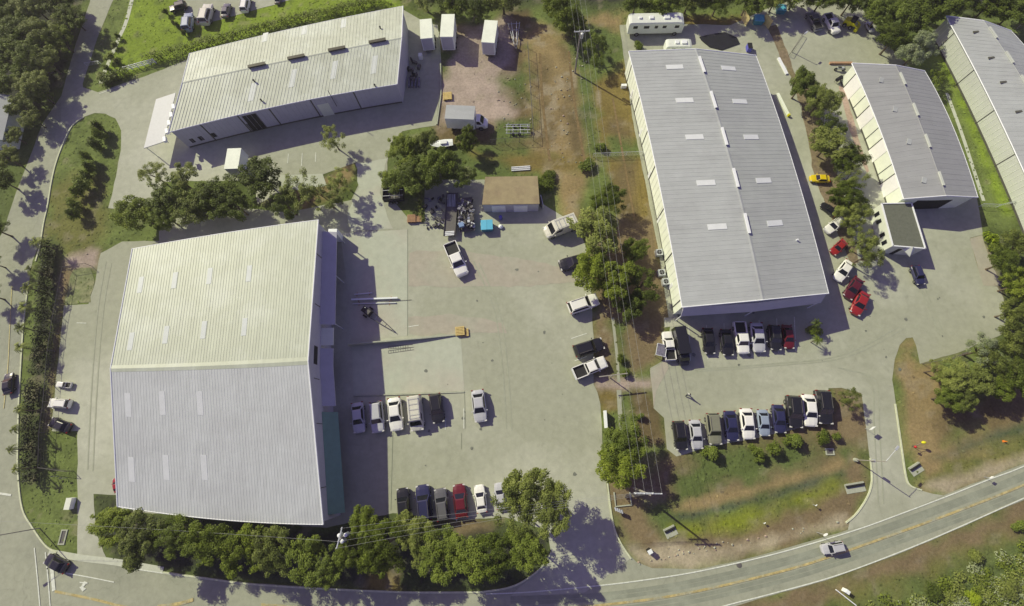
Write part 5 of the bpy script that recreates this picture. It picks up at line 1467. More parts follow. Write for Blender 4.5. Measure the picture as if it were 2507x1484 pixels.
for k, p, r, l, m in (
    ('broad', (332, 522), 46, 'round ball-shaped tree at the north-west corner of the workshop', None),
    ('broad', (412, 478), 50, 'tree right of the round ball-shaped one north of the workshop', D),
    ('broad', (400, 528), 36, 'low tree between the round one and the workshop roof', D),
    ('broad', (470, 505), 46, 'leafy tree over the drive north of the workshop', O),
    ('broad', (528, 482), 56, 'wide leafy tree halfway along the workshop north eave', None),
    ('broad', (640, 432), 52, 'dark dense tree right of the white truck roof', D),
    ('broad', (575, 500), 44, 'tree near the workshop north eave below the dense dark one', D),
    ('sparse', (372, 425), 34, 'thin tree at the left end of the planted strip by the cream warehouse', O),
    ('sparse', (440, 440), 40, 'thin tree left of the white truck roof', O),
    ('sparse', (730, 462), 48, 'sparse tree in the dry patch north of the workshop', O),
    ('sparse', (795, 480), 44, 'sparse tree near the workshop north-east corner', O),
    ('sparse', (838, 440), 34, 'sparse tree beside the gravel drive', O),
    ('sparse', (812, 338), 34, 'tall thin tree overlapping the shaded cream warehouse yard', None),
    ('sparse', (700, 500), 40, 'thin shaded tree touching the workshop roof', D),
    ('broad', (985, 372), 42, 'bright tree left of the boat, junk yard corner', None),
    ('broad', (1036, 352), 34, 'small bright tree above the boat', None),
    ('broad', (1010, 428), 56, 'large tree over the north-west corner of the junk yard', None),
    ('broad', (1078, 408), 46, 'tree hanging over the flatbeds in the junk yard', D),
    ('broad', (962, 442), 30, 'small tree above the open dump trailer', None),
    ('broad', (1145, 342), 30, 'round bright tree in front of the grey-roofed box truck', None),
    ('sparse', (1130, 425), 36, 'thin dark tree between the boat and the shed', D),
    ('shrub', (1336, 452), 26, 'bush at the north-east corner of the shed', None),
    ('shrub', (1345, 425), 18, 'small bush beside the white pipes', D)):
    tree(k, p, r, l, m, GB, h=4.0 if k == 'broad' else None)
GCg = 'trees under the power lines'
for k, p, r, l, m, h in (
    ('broad', (1455, 560), 62, 'big dark tree beside the cream van, under the wires', O, 5.5),
    ('broad', (1490, 490), 40, 'tree at the north end of the clump under the wires', D, 4.5),
    ('broad', (1452, 658), 54, 'bright green tree leaning over the black car, under the wires', None, 5.5),
    ('broad', (1500, 685), 52, 'dense tree in the middle of the clump beside the wires', None, 4.5),
    ('broad', (1555, 610), 34, 'small tree between the clump and the long grey warehouse', D, 2.6),
    ('sparse', (1568, 700), 52, 'tree at the air conditioners beside the long grey warehouse', D, 3.0),
    ('broad', (1540, 745), 40, 'dark low tree at the south end of the clump', D, 3.0),
    ('broad', (1530, 1082), 56, 'big two-toned tree at the yard exit, upper half', None, 5.5),
    ('broad', (1520, 1142), 56, 'big two-toned tree at the yard exit, lower half', None, 5.0),
    ('shrub', (1567, 1021), 11, 'small black round bush above the big yard exit tree', D, None),
    ('shrub', (1520, 880), 14, 'low bush next to the white pickup on the grass', None, None),
    ('shrub', (1532, 912), 13, 'low bush in the grass right of the white pickup', None, None),
    ('broad', (1375, 18), 46, 'bright tree at the top edge left of the transformer pole', None, 4.5),
    ('broad', (1405, 60), 28, 'small dark tree at the foot of the transformer pole', D, 3),
    ('sparse', (1462, 120), 40, 'dark tree right of the transformer pole at the top', D, 3.2),
    ('shrub', (1562, 108), 14, 'bush at the north-west corner of the long grey warehouse', D, None),
    ('shrub', (1440, 405), 22, 'dark bush by the bend of the dirt track', D, None),
    ('shrub', (1470, 360), 16, 'bush on the grass belt under the wires', None, None)):
    tree(k, p, r, l, m, GCg, h=h)
GD = 'trees between the two grey warehouses'
names = ['northmost', 'second', 'third', 'fourth', 'fifth', 'sixth', 'seventh']
for i, (p, r) in enumerate((((1966, 205), 38), ((2012, 245), 40), ((2028, 300), 42), ((2032, 352), 44), ((2075, 385), 40), ((2084, 432), 40), ((2078, 482), 42))):
    tree('sparse' if i % 3 == 2 else 'broad', p, r, names[i] + ' tree of the row between the two grey warehouses, counted from the top', O if i % 2 else D, GD, h=3.8)
tree('broad', (2088, 528), 40, 'tree over the gap between the black and white cars of the slanted row', O, GD, h=4)
tree('sparse', (2112, 585), 44, 'thin tree beside the tan-roofed office', O, GD, h=4.5)
tree('sparse', (2118, 628), 42, 'southmost tree of the row, with spiky shade beside the maroon car', O, GD, h=4.5)
GE = 'trees at the right edge'
for k, p, r, l, m, h in (
    ('broad', (2192, 92), 40, 'dark tree at the corner of the top right yard', D, 4),
    ('broad', (2225, 42), 46, 'tree behind the yellow machine, top right', D, 4.5),
    ('broad', (2254, 118), 42, 'pale sage tree against the far right warehouse', SG, 4.5),
    ('broad', (2160, 28), 40, 'tree at the top edge right of the shaded pickups', D, 4.5),
    ('broad', (2090, -4), 36, 'tree at the top edge above the yellow machine', D, 4.5),
    ('broad', (2020, -12), 36, 'tree at the top edge above the shaded pickups', D, 4.5),
    ('broad', (2290, 10), 44, 'tree at the top edge left of the far right warehouse', D, 4.5),
    ('broad', (2355, -8), 46, 'tree behind the north end of the far right warehouse', D, 4.5),
    ('broad', (2425, 8), 42, 'tree behind the ridge of the far right warehouse', D, 4.5),
    ('broad', (2492, 20), 44, 'tree in the top right corner', D, 4.5),
    ('sparse', (2295, 190), 22, 'thin shaded tree between the two right warehouses', D, 2.5),
    ('shrub', (2428, 580), 19, 'bright lime bush by the shade at the right', BR, 1.2),
    ('shrub', (2434, 606), 17, 'dark bush below the lime one at the right', D, 1.0),
    ('broad', (2462, 642), 38, 'dark tree below the lime bush at the right edge', D, 4),
    ('broad', (2500, 600), 40, 'tree at the right edge beside the far right warehouse', O, 4.5),
    ('broad', (2500, 695), 44, 'tree at the right edge, level with the end of the sandy strip', None, 4.5),
    ('broad', (2488, 762), 40, 'tree at the right edge above the car park corner', O, 4.5),
    ('broad', (2498, 838), 48, 'tree at the right edge beside the car park corner', None, 4.5),
    ('sparse', (2412, 858), 46, 'pale sage tree at the car park corner', SG, 4.5),
    ('sparse', (2300, 905), 32, 'small tree at the left end of the clump above the right verge', O, 4),
    ('broad', (2345, 922), 42, 'tree in the clump above the right verge', O, 4),
    ('broad', (2390, 928), 40, 'tree in the middle of the clump above the right verge', O, 4),
    ('broad', (2445, 888), 46, 'dense tree at the right of the sage one', O, 4.5),
    ('broad', (2490, 918), 46, 'dark tree at the right edge of the clump above the verge', D, 4.5),
    ('broad', (2322, 972), 36, 'lowest left tree of the clump above the right verge', D, 3),
    ('broad', (2362, 975), 34, 'lowest tree of the clump above the right verge', O, 3),
    ('broad', (2440, 950), 34, 'shaded tree below the dense one above the right verge', D, 3),
    ('sparse', (2082, 975), 30, 'small tree at the right end of the long front row', O, 3.6)):
    tree(k, p, r, l, m, GE, h=h)
GF = 'shrubs in front of the right car park'
for p, r, l, m in (((1742, 1112), 26, 'wide bright shrub below the olive car', None), ((1852, 1104), 20, 'dark shrub below the middle white sedan', D), ((1898, 1100), 22, 'dark shrub below the dark navy car', D),
                   ((1946, 1082), 27, 'large round shrub below the tall black car', None), ((2018, 1068), 22, 'shrub at the right end below the cars', None), ((2050, 1070), 13, 'small shrub right of the last one in the row', D),
                   ((1862, 1126), 14, 'small shrub below the dark ones', D)):
    tree('shrub', p, r, l, m, GF, h=1.2 if r > 18 else .8)
tree('shrub', (1998, 808), 20, 'dark shrub under the two palms at the warehouse corner', D, h=1.0)
tree('palm', (2000, 792), 14, 'yellow-green palm in the shade at the warehouse corner', None, h=2.6)
tree('palm', (2003, 832), 14, 'yellow-green palm just outside the warehouse shade', None, h=2.0)
GG = 'woods along the left edge'
LW = [((25, 15), 42, D), ((85, 12), 42, O), ((150, 8), 40, D), ((190, 40), 34, D), ((50, 75), 40, D), ((110, 75), 42, O), ((160, 95), 34, None), ((15, 130), 44, D), ((75, 140), 42, D), ((128, 150), 36, O),
      ((30, 195), 40, D), ((88, 205), 38, O), ((62, 255), 34, O), ((108, 230), 24, D), ((85, 290), 26, O), ((22, 385), 30, O), ((6, 440), 34, D), ((40, 332), 22, O), ((-10, 560), 34, D), ((-25, 640), 32, D), ((-30, 720), 34, D)]
pl = ['in the top left corner', 'second along the top edge', 'third along the top edge', 'overhanging the road near the top', 'below the corner one', 'pale, behind the road edge', 'bright, at the road edge', 'at the left edge, dark', 'deep in the left woods', 'whose shade reaches the road',
      'above the grey-roofed house', 'between the house and the road', 'right of the grey-roofed house', 'at the road edge near the drive', 'small, at the lower end of the woods', 'alone below the grey-roofed house', 'cut by the left edge below the lone one', 'small, beside the house roof', 'at the left edge shading the road, upper', 'at the left edge shading the road, middle', 'at the left edge shading the road, lower']
for (p, r, m), q in zip(LW, pl):
    tree('broad', (p[0] - (18 if p[0] > 115 else 8), p[1]), r * .92, 'tree of the left woods ' + q, m, GG, h=3.4 if p[0] > 115 else 4.8)
for i, (x, y) in enumerate(((1040, -8), (1110, -2), (1165, 20), (1232, -4), (1560, -8), (1620, -2), (1690, -6), (1760, 2), (1835, -2), (1905, -10), (1955, -16))):
    tree('broad', (x, y), 30 + (i * 7) % 12, ['dark tree at the top edge above the first box trailer', 'tree at the top edge above the second box trailer', 'dark tree above the lone box truck', 'tree at the top edge above the frame trailer', 'tree at the top edge left of the motorhome', 'tree at the top edge behind the motorhome front', 'tree at the top edge behind the motorhome rear', 'tree at the top edge right of the motorhome', 'tree at the top edge above the cyan bin', 'tree at the top edge above the open gate boards', 'tree at the top edge above the second cyan bin'][i], D if i % 3 else O, 'woods along the top edge', h=3.6)
# ornamental small trees on the west island
for i, (p, r) in enumerate((((238, 308), 13), ((240, 325), 12), ((231, 350), 14), ((208, 380), 10), ((212, 405), 14), ((205, 425), 12), ((198, 452), 17), ((183, 470), 13), ((180, 500), 14), ((176, 522), 13))):
    tree('shrub', p, r * 1.25, 'dark little tree number %s from the top on the oval grass island' % ['one', 'two', 'three', 'four', 'five', 'six', 'seven', 'eight', 'nine', 'ten'][i], D, 'little trees on the oval grass island', h=1.7, cat='shrub')
for i, (p, r) in enumerate((((286, 88), 7), ((278, 110), 9), ((270, 138), 13), ((282, 150), 10), ((256, 163), 9), ((248, 190), 15), ((262, 200), 12), ((275, 188), 13), ((405, 28), 7), ((425, 55), 6), ((433, 60), 6), ((448, 80), 6))):
    tree('shrub', p, r, ['small bush highest on the walk to the lawn', 'bush second down the walk', 'larger bush halfway down the walk', 'bush beside the larger one on the lawn side of the walk', 'bush left of the walk bottom', 'big bush at the drive entrance', 'bush right of the entrance one', 'bush where the rail fence starts', 'shrub left of the black car by the lawn', 'small shrub on the lawn edge below the cars', 'small shrub touching the pale blue car', 'lowest shrub below the pale blue car'][i], O if i % 2 else None, 'bushes around the bright lawn', h=.9)
# tall palms standing in the dark hedge by the left road
for i, (x, y) in enumerate(((88, 592), (76, 660), (66, 704), (56, 752), (50, 802), (48, 850), (47, 1003), (36, 1050), (28, 1100), (38, 1148))):
    tree('palm', (x, y), 17 if i < 6 else 14, 'palm %s in the hedge line beside the left road' % ['at the top end', 'second from the top', 'third from the top', 'fourth from the top', 'fifth from the top', 'sixth from the top', 'seventh from the top', 'eighth from the top', 'ninth from the top', 'at the lower end'][i], O, 'palms in the hedge by the left road', h=3.6)
# hedges
def hedge(pts, w, h, label, m, dens=42, ls=.2, group=None, name='hedge'):
    C = curve_pts(gp(pts), k=5); cl = []
    rg = random.Random(int(pts[0][0]))
    L = 0
    for a, c in zip(C, C[1:]):
        d = float(np.linalg.norm(c - a)); L += d
        k = max(1, int(d / (w * .4)))
        for j in range(k):
            p = a + (c - a) * (j / k)
            cl.append(((p[0] + rg.uniform(-.12, .12) * w, p[1] + rg.uniform(-.12, .12) * w, h * rg.uniform(.45, .62)), (w * rg.uniform(.42, .6), w * rg.uniform(.42, .6), h * rg.uniform(.42, .55))))
    n = int(L * dens * w)
    me = leaf_cloud('foliage', cl, n, ls, M[m], seed=int(L))
    c0 = Vector((*C[len(C) // 2], 0))
    o = thing(name, label, 'hedge', c0, group=group)
    me.transform(Matrix.Translation(-c0))
    co = bpy.data.objects.new('foliage', me); COL.objects.link(co); co.parent = o
    mb = MB()
    for q in cl[::3]: mb.tube((q[0][0], q[0][1], 0), (q[0][0], q[0][1], h * .6), .04, .02, M['bark'], 5)
    mb.buildw('stem', o)
    return o
hedge([(370, 152), (460, 126), (560, 100), (700, 62), (850, 28), (952, 4)], 1.5, 1.9, 'long clipped green hedge between the bright lawn and the cream warehouse', 'leaf', 90, .16)
hedge([(258, 206), (290, 192), (318, 184)], 2.0, 1.7, 'short dark hedge at the start of the rail fence', 'leaf_dark', 60)
hedge([(130, 598), (127, 680), (120, 780), (113, 860), (104, 920)], 1.15, 2.3, 'tall dark hedge by the left road, upper stretch', 'leaf_black', 130, .17)
hedge([(96, 935), (90, 1000), (86, 1100), (88, 1190)], 1.1, 2.3, 'tall dark hedge by the left road, lower stretch', 'leaf_black', 130, .17)
hedge([(1008, 470), (1030, 475), (1030, 520), (1040, 545)], .9, 1.0, 'scrubby overgrown hedge at the junk yard side of the dump trailer', 'leaf_olive', 60, .15)
# ditch scrub at the bottom right
rg = random.Random(5)
for p_, r_, q_, m_ in (((2395, 1360), 24, 'pale, toward the right edge', O), ((2500, 1290), 20, 'at the right edge nearest the road', None), ((2290, 1450), 26, 'at the lower left', D), ((2385, 1468), 24, 'lime, at the bottom edge', BR), ((2475, 1440), 34, 'big, lower right corner', O)):
    tree('shrub', p_, r_, 'scrub bush ' + q_ + ' in the rough below the bottom road', m_, 'scrub below the bottom road', h=.7)
cl = []
P5 = gp([(2000, 1540), (2170, 1462), (2350, 1402), (2507, 1335), (2620, 1300), (2620, 1540)])
xs = [q[0] for q in P5]; ys = [q[1] for q in P5]
while len(cl) < 330:
    x, y = rg.uniform(min(xs), max(xs)), rg.uniform(min(ys), max(ys))
    d_ = sdist(np.array([x]), np.array([y]), P5)[0]
    if d_ < 0 or rg.random() > min(1, .25 + d_ / 5): continue
    r_ = rg.uniform(.25, 1.1); cl.append(((x, y, r_ * .25), (r_, r_ * rg.uniform(.7, 1.2), r_ * rg.uniform(.3, .5))))
for nm, mt_, k0 in (('scrub', 'leaf_olive', 0), ('scrub', 'leaf', 1), ('scrub', 'leaf_sage', 2)):
    sub = cl[k0::3]
    co = bpy.data.objects.new(nm, leaf_cloud(nm, sub, 6500, .13, M[mt_], up=.9, seed=300 + k0)); COL.objects.link(co)
    tag(co, ['olive low scrub covering the rough ground in the bottom right corner', 'green low scrub covering the rough ground in the bottom right corner', 'pale grey-green low scrub dotted over the bottom right corner'][k0], 'scrub'); co['kind'] = 'stuff'

# ------------------------------------------------------------------ fences
def fence(pts, h, label, post=2.6, rail=1, m=None, wires=4, name='fence'):
    P = [g(p) for p in pts]; c0 = P[0].copy()
    o = thing(name, label, 'fence', c0)
    m = m or M['steel_dark']
    mb = MB(); mw = MB()
    for a, c in zip(P, P[1:]):
        L = (c - a).length; k = max(1, int(L / post))
        for j in range(k + (1 if c is P[-1] else 0)):
            p = a.lerp(c, j / k); q = MB(); q.tube(p, p + Vector((0, 0, h)), .045, .045, m, 6); q.buildw('post', o)
        for j in range(rail): 
            z = h - j * (h / max(1, rail)); mb.tube(a + Vector((0, 0, z)), c + Vector((0, 0, z)), .035, .035, m, 5)
        for j in range(wires):
            z = h * (j + .5) / (wires + .5); mw.tube(a + Vector((0, 0, z)), c + Vector((0, 0, z)), .008, .008, m, 4)
        n = int(L / .5)
        for j in range(n):
            mw.tube(a.lerp(c, j / n) + Vector((0, 0, .05)), a.lerp(c, (j + 1) / n) + Vector((0, 0, h)), .006, .006, m, 3)
            mw.tube(a.lerp(c, (j + 1) / n) + Vector((0, 0, .05)), a.lerp(c, j / n) + Vector((0, 0, h)), .006, .006, m, 3)
    mb.buildw('rail', o); mw.buildw('mesh', o)
    return o
fence([(225, 652), (172, 661), (150, 775), (137, 861), (127, 985), (118, 1060), (116, 1144), (180, 1153)], 1.5, 'dark chain-link fence around the west drive parking', wires=3)
fence([(1292, 118), (1299, 230), (1306, 345), (1202, 355)], 1.6, 'chain-link fence round the right side of the storage yard')
fence([(2258, 891), (2320, 880), (2356, 865)], 1.2, 'short chain-link fence above the right verge trees')
fence([t(4, 165, 415), t(4, 262, 262)], .9, 'thin cable barrier across the top right drive', post=4, wires=1)
fence([t(8, 1560, 35), t(8, 1690, 40), t(8, 1790, 15)], 1.1, 'low pale fence between the right warehouses', m=M['steel'], post=2)
fence([t(1, 640, 485), t(1, 745, 470)], .8, 'short low fence across the verge near the drive entrance', m=M['steel'])
fence([(1452, 385), (1572, 380)], 1.2, 'thin fence across the dirt belt below the wires', m=M['steel'])
o = thing('rail_fence', 'pale wooden rail fence between the bright lawn and the drive', 'fence', g(t(1, 930, 525)))
a, c = g(t(1, 935, 525)), g(t(1, 1150, 465))
for j in range(6):
    p = a.lerp(c, j / 5); mb = MB(); mb.box((p.x, p.y, .6), (.14, .14, 1.2), M['trim']); mb.buildw('post', o)
for z in (.4, .75, 1.1):
    mb = MB(); d = c - a; mb.box(((a.x + c.x) / 2, (a.y + c.y) / 2, z), (d.length, .05, .12), M['trim'], math.atan2(d.y, d.x)); mb.buildw('rail', o)
# dock retaining walls
def wall(pts, h0, h1, w, label, m=None, name='retaining_wall'):
    P = [g(p) for p in pts]; mb = MB(); n = len(P)
    secs = []
    for i, p in enumerate(P):
        d = (P[min(i + 1, n - 1)] - P[max(0, i - 1)]).normalized(); q = Vector((-d.y, d.x, 0)) * w / 2
        h = h0 + (h1 - h0) * i / (n - 1)
        secs.append([(p + q) + Vector((0, 0, 0)), (p + q) + Vector((0, 0, h)), (p - q) + Vector((0, 0, h)), (p - q)])
    mb.loft([[tuple(v) for v in s] for s in secs], m or M['concrete']); return tag(mb.build(name), label, 'wall')
wall([(856, 846), (950, 838), (1040, 829), (1118, 820)], 1.35, .25, .22, 'tapering concrete wall along the north side of the loading dock')
wall([(866, 969), (1000, 965), (1137, 960)], .28, .14, .18, 'low concrete curb wall along the south side of the loading dock')
wall([(1074, 80), (1079, 150), (1080, 232), (1070, 306)], .25, .25, .2, 'low curb wall dividing the shaded drive from the storage yard')
wall([(1503, 1205), (1507, 1240), (1546, 1236), (1541, 1205)], .18, .18, .2, 'small concrete curb frame by the mailboxes')

# ------------------------------------------------------------------ poles and wires
def pole_at(top, z, loc=None):
    p = g(top, z); return Vector((p.x, p.y, 0))
def vsub(o): return None
def wire(a, c, sag, label, group):
    mb = MB(); n = 14; P = []
    for i in range(n + 1):
        u = i / n; p = a.lerp(c, u); p.z -= sag * 4 * u * (1 - u); P.append(p)
    mb.path(P, .014, M['wire'], 4)
    o = mb.build('power_line'); tag(o, label, 'wire', group); return o
def power_pole(top, z, label, arms, rz, transformer=0, brace=True):
    b_ = pole_at(top, z)
    o = thing('power_pole', label, 'pole', b_)
    mb = MB(); mb.tube((0, 0, -.2), (0, 0, z), .19, .12, M['wood_pole'], 10); mb.build('pole', o)
    ends = []
    for (w, dz, off) in arms:
        d = Vector((math.cos(rz), math.sin(rz), 0)); n = Vector((-math.sin(rz), math.cos(rz), 0))
        mb = MB(); c = Vector((0, 0, z - dz)) + n * .16 + d * off; mb.box(c, (w, .14, .16), M['steel'], rz)
        ca = mb.build('crossarm', o)
        if brace:
            for s in (-1, 1): mb = MB(); mb.tube(c + d * s * w * .28, Vector((0, 0, z - dz - .9)), .025, .025, M['steel'], 5); mb.build('brace', o)
        for s in (-.46, -.15, .15, .46):
            p = c + d * s * w; mb = MB(); mb.tube(p + Vector((0, 0, .08)), p + Vector((0, 0, .30)), .06, .045, M['trim'], 7)
            q = mb.build('insulator', ca); ends.append(b_ + p + Vector((0, 0, .3)))
    for j in range(transformer):
        w = 2.1 * j + .6; p = Vector((math.cos(w) * .48, math.sin(w) * .48, z - 1.6))
        mb = MB(); mb.tube(p, p + Vector((0, 0, .95)), .26, .26, M['steel'], 12); mb.tube(p + Vector((0, 0, .95)), p + Vector((0, 0, 1.05)), .26, .1, M['trim'], 12); mb.build('transformer', o)
    return o, ends
pA, eA = power_pole((1592, 1212), 9.6, 'tall wooden power pole with double crossarms beside the yard exit tree', [(3.6, .1, -.2), (2.6, .9, -.6)], .0)
pB, eB = power_pole((1421, 78), 9.6, 'wooden power pole with a transformer and crossarm at the top of the picture', [(2.8, .1, .3)], .05, 1)
pC, eC = power_pole((833, 1318), 9.0, 'power pole with a cluster of transformers at the workshop corner', [(2.6, .1, 0)], math.radians(80), 3)
far = [e + Vector((-4 + i * .2, 55, 0)) for i, e in enumerate(eB[:4])]
WG = 'power lines over the yards'
wl = ['westmost', 'second', 'third', 'eastmost']
for i in range(4):
    wire(eA[i], eB[i], 1.2, wl[i] + ' wire of the four running up over the middle trees', WG)
    wire(eB[i], far[i], .8, wl[i] + ' wire leaving the top edge of the picture', WG)
wl = ['upper', 'second', 'third', 'lowest']
for i in range(4):
    wire(eC[3 - i], eA[4 + i], 1.0, wl[i] + ' wire over the bottom trees between the two lower poles', WG)
cw = eC[0]
wire(eC[1], Vector((-80, cw.y + 3, 8.5)), 1.0, 'single wire running left from the transformer pole', WG)
def lamp(base, arm_to, z, label, name='street_lamp', alen=2.2, arm_z=None):
    b_ = g(base); o = thing(name, label, 'street lamp', b_)
    mb = MB(); mb.tube((0, 0, 0), (0, 0, z), .08, .055, M['wood_pole'], 8); mb.build('pole', o)
    d = (g(arm_to) - b_); d.z = 0; d.normalize()
    mb = MB(); mb.tube((0, 0, z - .15), d * alen + Vector((0, 0, z + .1)), .035, .03, M['steel'], 6); mb.build('arm', o)
    mb = MB(); mb.box(d * (alen + .3) + Vector((0, 0, z + .08)), (.7, .26, .14), M['steel'], math.atan2(d.y, d.x)); mb.build('lamp_head', o)
    return o
o = lamp((2093, 1126), (2120, 1090), 6.4, 'wooden lamp pole with a round unit, beside the right driveway')
mb = MB(); mb.tube((.26, 0, 3.2), (.26, 0, 3.8), .2, .2, M['steel'], 10); mb.build('transformer', o)
mb = MB(); mb.tube((0, 0, 0), (0, 0, .5), .3, .25, M['concrete'], 10); mb.build('base', o)
lamp((97, 1293), (70, 1310), 6.2, 'signal pole with arm at the lower left junction', 'signal_pole', 4.0)
o = bpy.data.objects['signal_pole']
lamp((2489, 70), (2474, 74), 6.0, 'street lamp behind the far right warehouse, top right corner')
lamp((1045, 30), (1030, 0), 7.0, 'tall thin pole behind the box trailers', alen=.8)
lamp((1938, 128), (1960, 110), 4.0, 'thin pole on the drive right of the long grey warehouse', alen=.5)
# T-shaped sign gantry near the white pickup
b_ = g((1493, 925)); o = thing('utility_pole', 'short pole with a long crossbar beside the white pickup', 'pole', b_)
mb = MB(); mb.tube((0, 0, 0), (0, 0, 3.2), .09, .08, M['wood_pole'], 8); mb.build('pole', o)
mb = MB(); mb.box((0.0, 0, 3.2), (4.4, .14, .14), M['wood_pole'], .12); mb.build('crossarm', o)
# road signs
def sign(p, label, m, shape='round', z=2.2, r=.35, name='road_sign'):
    o = thing(name, label, 'sign', g(p))
    mb = MB(); mb.tube((0, 0, 0), (0, 0, z), .035, .035, M['steel'], 6); mb.build('post', o)
    mb = MB()
    if shape == 'round': mb.tube((0, .04, z), (0, .07, z), r, r, m, 8)
    else: mb.box((0, .05, z), (r * 2, .04, r * 1.4), m)
    mb.build('board', o); o.rotation_euler = (0, 0, .6)
    return o
sign((1999, 1303), 'road sign on a thin post at the verge above the passing car', M['trim'])
sign((2409, 1168), 'small sign at the verge near the right edge', M['trim'], 'box', 1.2, .25)
sign((2118, 1050), 'white sign at the driveway right of the long front row', M['white'], 'box', 1.6, .4)
sign((142, 1166), 'small dark post sign left of its twin on the west grass', M['steel_dark'], 'box', 1.0, .2)
sign((163, 1170), 'small dark post sign right of its twin on the west grass', M['steel_dark'], 'box', 1.0, .2)
sign((1990, 1236), 'white marker post in the green ditch', M['white'], 'box', .9, .16)
sign((1868, 1280), 'low white marker on the slope above the bottom road', M['white'], 'box', .6, .16)
# ------------------------------------------------------------------ yard objects
def flat(p, z=0): return g(p, z)
def single(mb, name, label, cat, group=None): return tag(mb.build(name), label, cat, group)
def pallet(p, n, label, m, rz=0, s=1.2, group=None):
    o = thing('pallet_stack', label, 'pallets', g(p), rz, group)
    for k in range(n):
        mb = MB(); z = k * .15
        for j in range(6): mb.box((0, (j - 2.5) * s / 6, z + .13), (s, s / 6 * .68, .025), m)
        for j in (-1, 0, 1): mb.box((j * s * .42, 0, z + .06), (.1, s, .1), m)
        mb.build('pallet', o)
    return o
pallet((1127, 812), 4, 'stack of yellow wooden pallets at the end of the dock wall', M['pallet'], .1, 1.5)
pallet((1138, 815), 2, 'lower yellow pallet stack right beside the taller one at the dock wall', M['pallet'], .1, 1.3)
pallet((1009, 538), 4, 'brown timber stack left of the scrap yard shade', M['pallet_brown'], .05, 1.5)
pallet((1026, 538), 3, 'brown timber stack right of the taller one by the scrap yard', M['pallet_brown'], .05, 1.2)
pallet((1096, 238), 3, 'row of timber boards lying by the curb of the storage yard', M['pallet'], .1, 1.7)
# beams lying east of the workshop
B = (('bright', (862, 735), (975, 731), .26, M['white'], 'long white beam pointing out of the workshop shade, top of the bundle'), ('mid', (864, 745), (970, 742), .14, M['steel'], 'thin steel beam below the long white one'),
     ('up', (868, 722), (912, 718), .2, M['steel'], 'short beam fully in the workshop shade'))
for _, a, c, w, m, l in B:
    A_, C_ = g(a), g(c); d = C_ - A_; mb = MB(); mb.box(((A_.x + C_.x) / 2, (A_.y + C_.y) / 2, .35 if w > .25 else .18), (d.length, w, w), m, math.atan2(d.y, d.x))
    for f in (.15, .85): p = A_.lerp(C_, f); mb.box((p.x, p.y, .1 if w > .25 else .05), (.12, .7, .2 if w > .25 else .1), M['pallet_brown'])
    single(mb, 'beam', l, 'beam', 'beams lying by the workshop')
mb = MB(); mb.tube(g((940, 738), .2), g((1008, 734), .1), .04, .03, M['steel_dark'], 6); single(mb, 'rod', 'thin dark rod sticking out past the beams', 'rod')
# ladder frames on the slab
for i, (a, c) in enumerate((((951, 851), (1010, 847)), ((951, 862), (1013, 853)))):
    A_, C_ = g(a, .08), g(c, .08); d = (C_ - A_).normalized(); n_ = Vector((-d.y, d.x, 0)) * .22; mb = MB()
    for s in (-1, 1): mb.tube(A_ + n_ * s, C_ + n_ * s, .03, .03, M['steel_dark'], 5)
    L = (C_ - A_).length
    for j in range(int(L / .4)): p = A_ + d * j * .4; mb.tube(p - n_, p + n_, .018, .018, M['steel_dark'], 4)
    single(mb, 'ladder', ['ladder lying on the dock slab next to the wall', 'ladder lying on the dock slab, lower one'][i], 'ladder', 'ladders on the dock slab')
# dark trailer with engine and A-frame tongue
a = g((903, 766)); c = g((968, 814)); d = c - a; rz = math.atan2(d.y, d.x)
o = thing('equipment_trailer', 'dark machine trailer with a long A-frame tongue poking out of the workshop shade', 'trailer', a, rz)
obox('engine', o, (0, 0, .95), (1.6, 1.0, .9), M['black_plastic']); obox('exhaust', o, (-.3, .3, 1.6), (.12, .12, .5), M['steel'])
obox('hood', o, (.4, 0, 1.45), (.7, .7, .16), M['steel_dark'])
for s in (-1, 1): wheel(0, s * .85, .38, o, .24)
mb = MB()
for s in (-1, 1): mb.tube((.6, s * .55, .5), (d.length * .92, s * .08, .45), .06, .05, M['steel_dark'], 6)
for f in (.3, .55, .8): w = .5 * (1 - f); mb.tube((d.length * f, -w, .47), (d.length * f, w, .47), .035, .035, M['steel'], 5)
mb.tube((d.length * .9, 0, .45), (d.length, 0, .45), .07, .05, M['steel_dark'], 6); mb.tube((d.length * .95, 0, 0), (d.length * .95, 0, .7), .04, .04, M['steel'], 6)
mb.build('tongue', o)
# open dump trailer
o = thing('dump_trailer', 'dark open-top dump trailer with ribbed floor, in the tree shade', 'trailer', g((968, 484)), math.radians(3))
mb = MB(); W_, L_, H_ = 2.3, 3.6, 1.5
mb.box((0, 0, .6), (L_, W_, .1), M['steel_dark'])
for s in (-1, 1): mb.box((0, s * W_ / 2, 1.15), (L_, .08, 1.1), M['dark_sheet']); mb.box((s * L_ / 2, 0, 1.15), (.08, W_, 1.1), M['dark_sheet'])
mb.build('box', o)
mb = MB()
for x in (-.9, 0, .9): mb.box((x, 0, .69), (.07, W_ - .2, .08), M['steel'])
for y in (-.55, .55): mb.box((0, y, 1.73), (L_, .07, .06), M['steel'])
mb.build('rib', o)
for x in (-.6, .4):
    for s in (-1, 1): wheel(x, s * 1.25, .4, o)
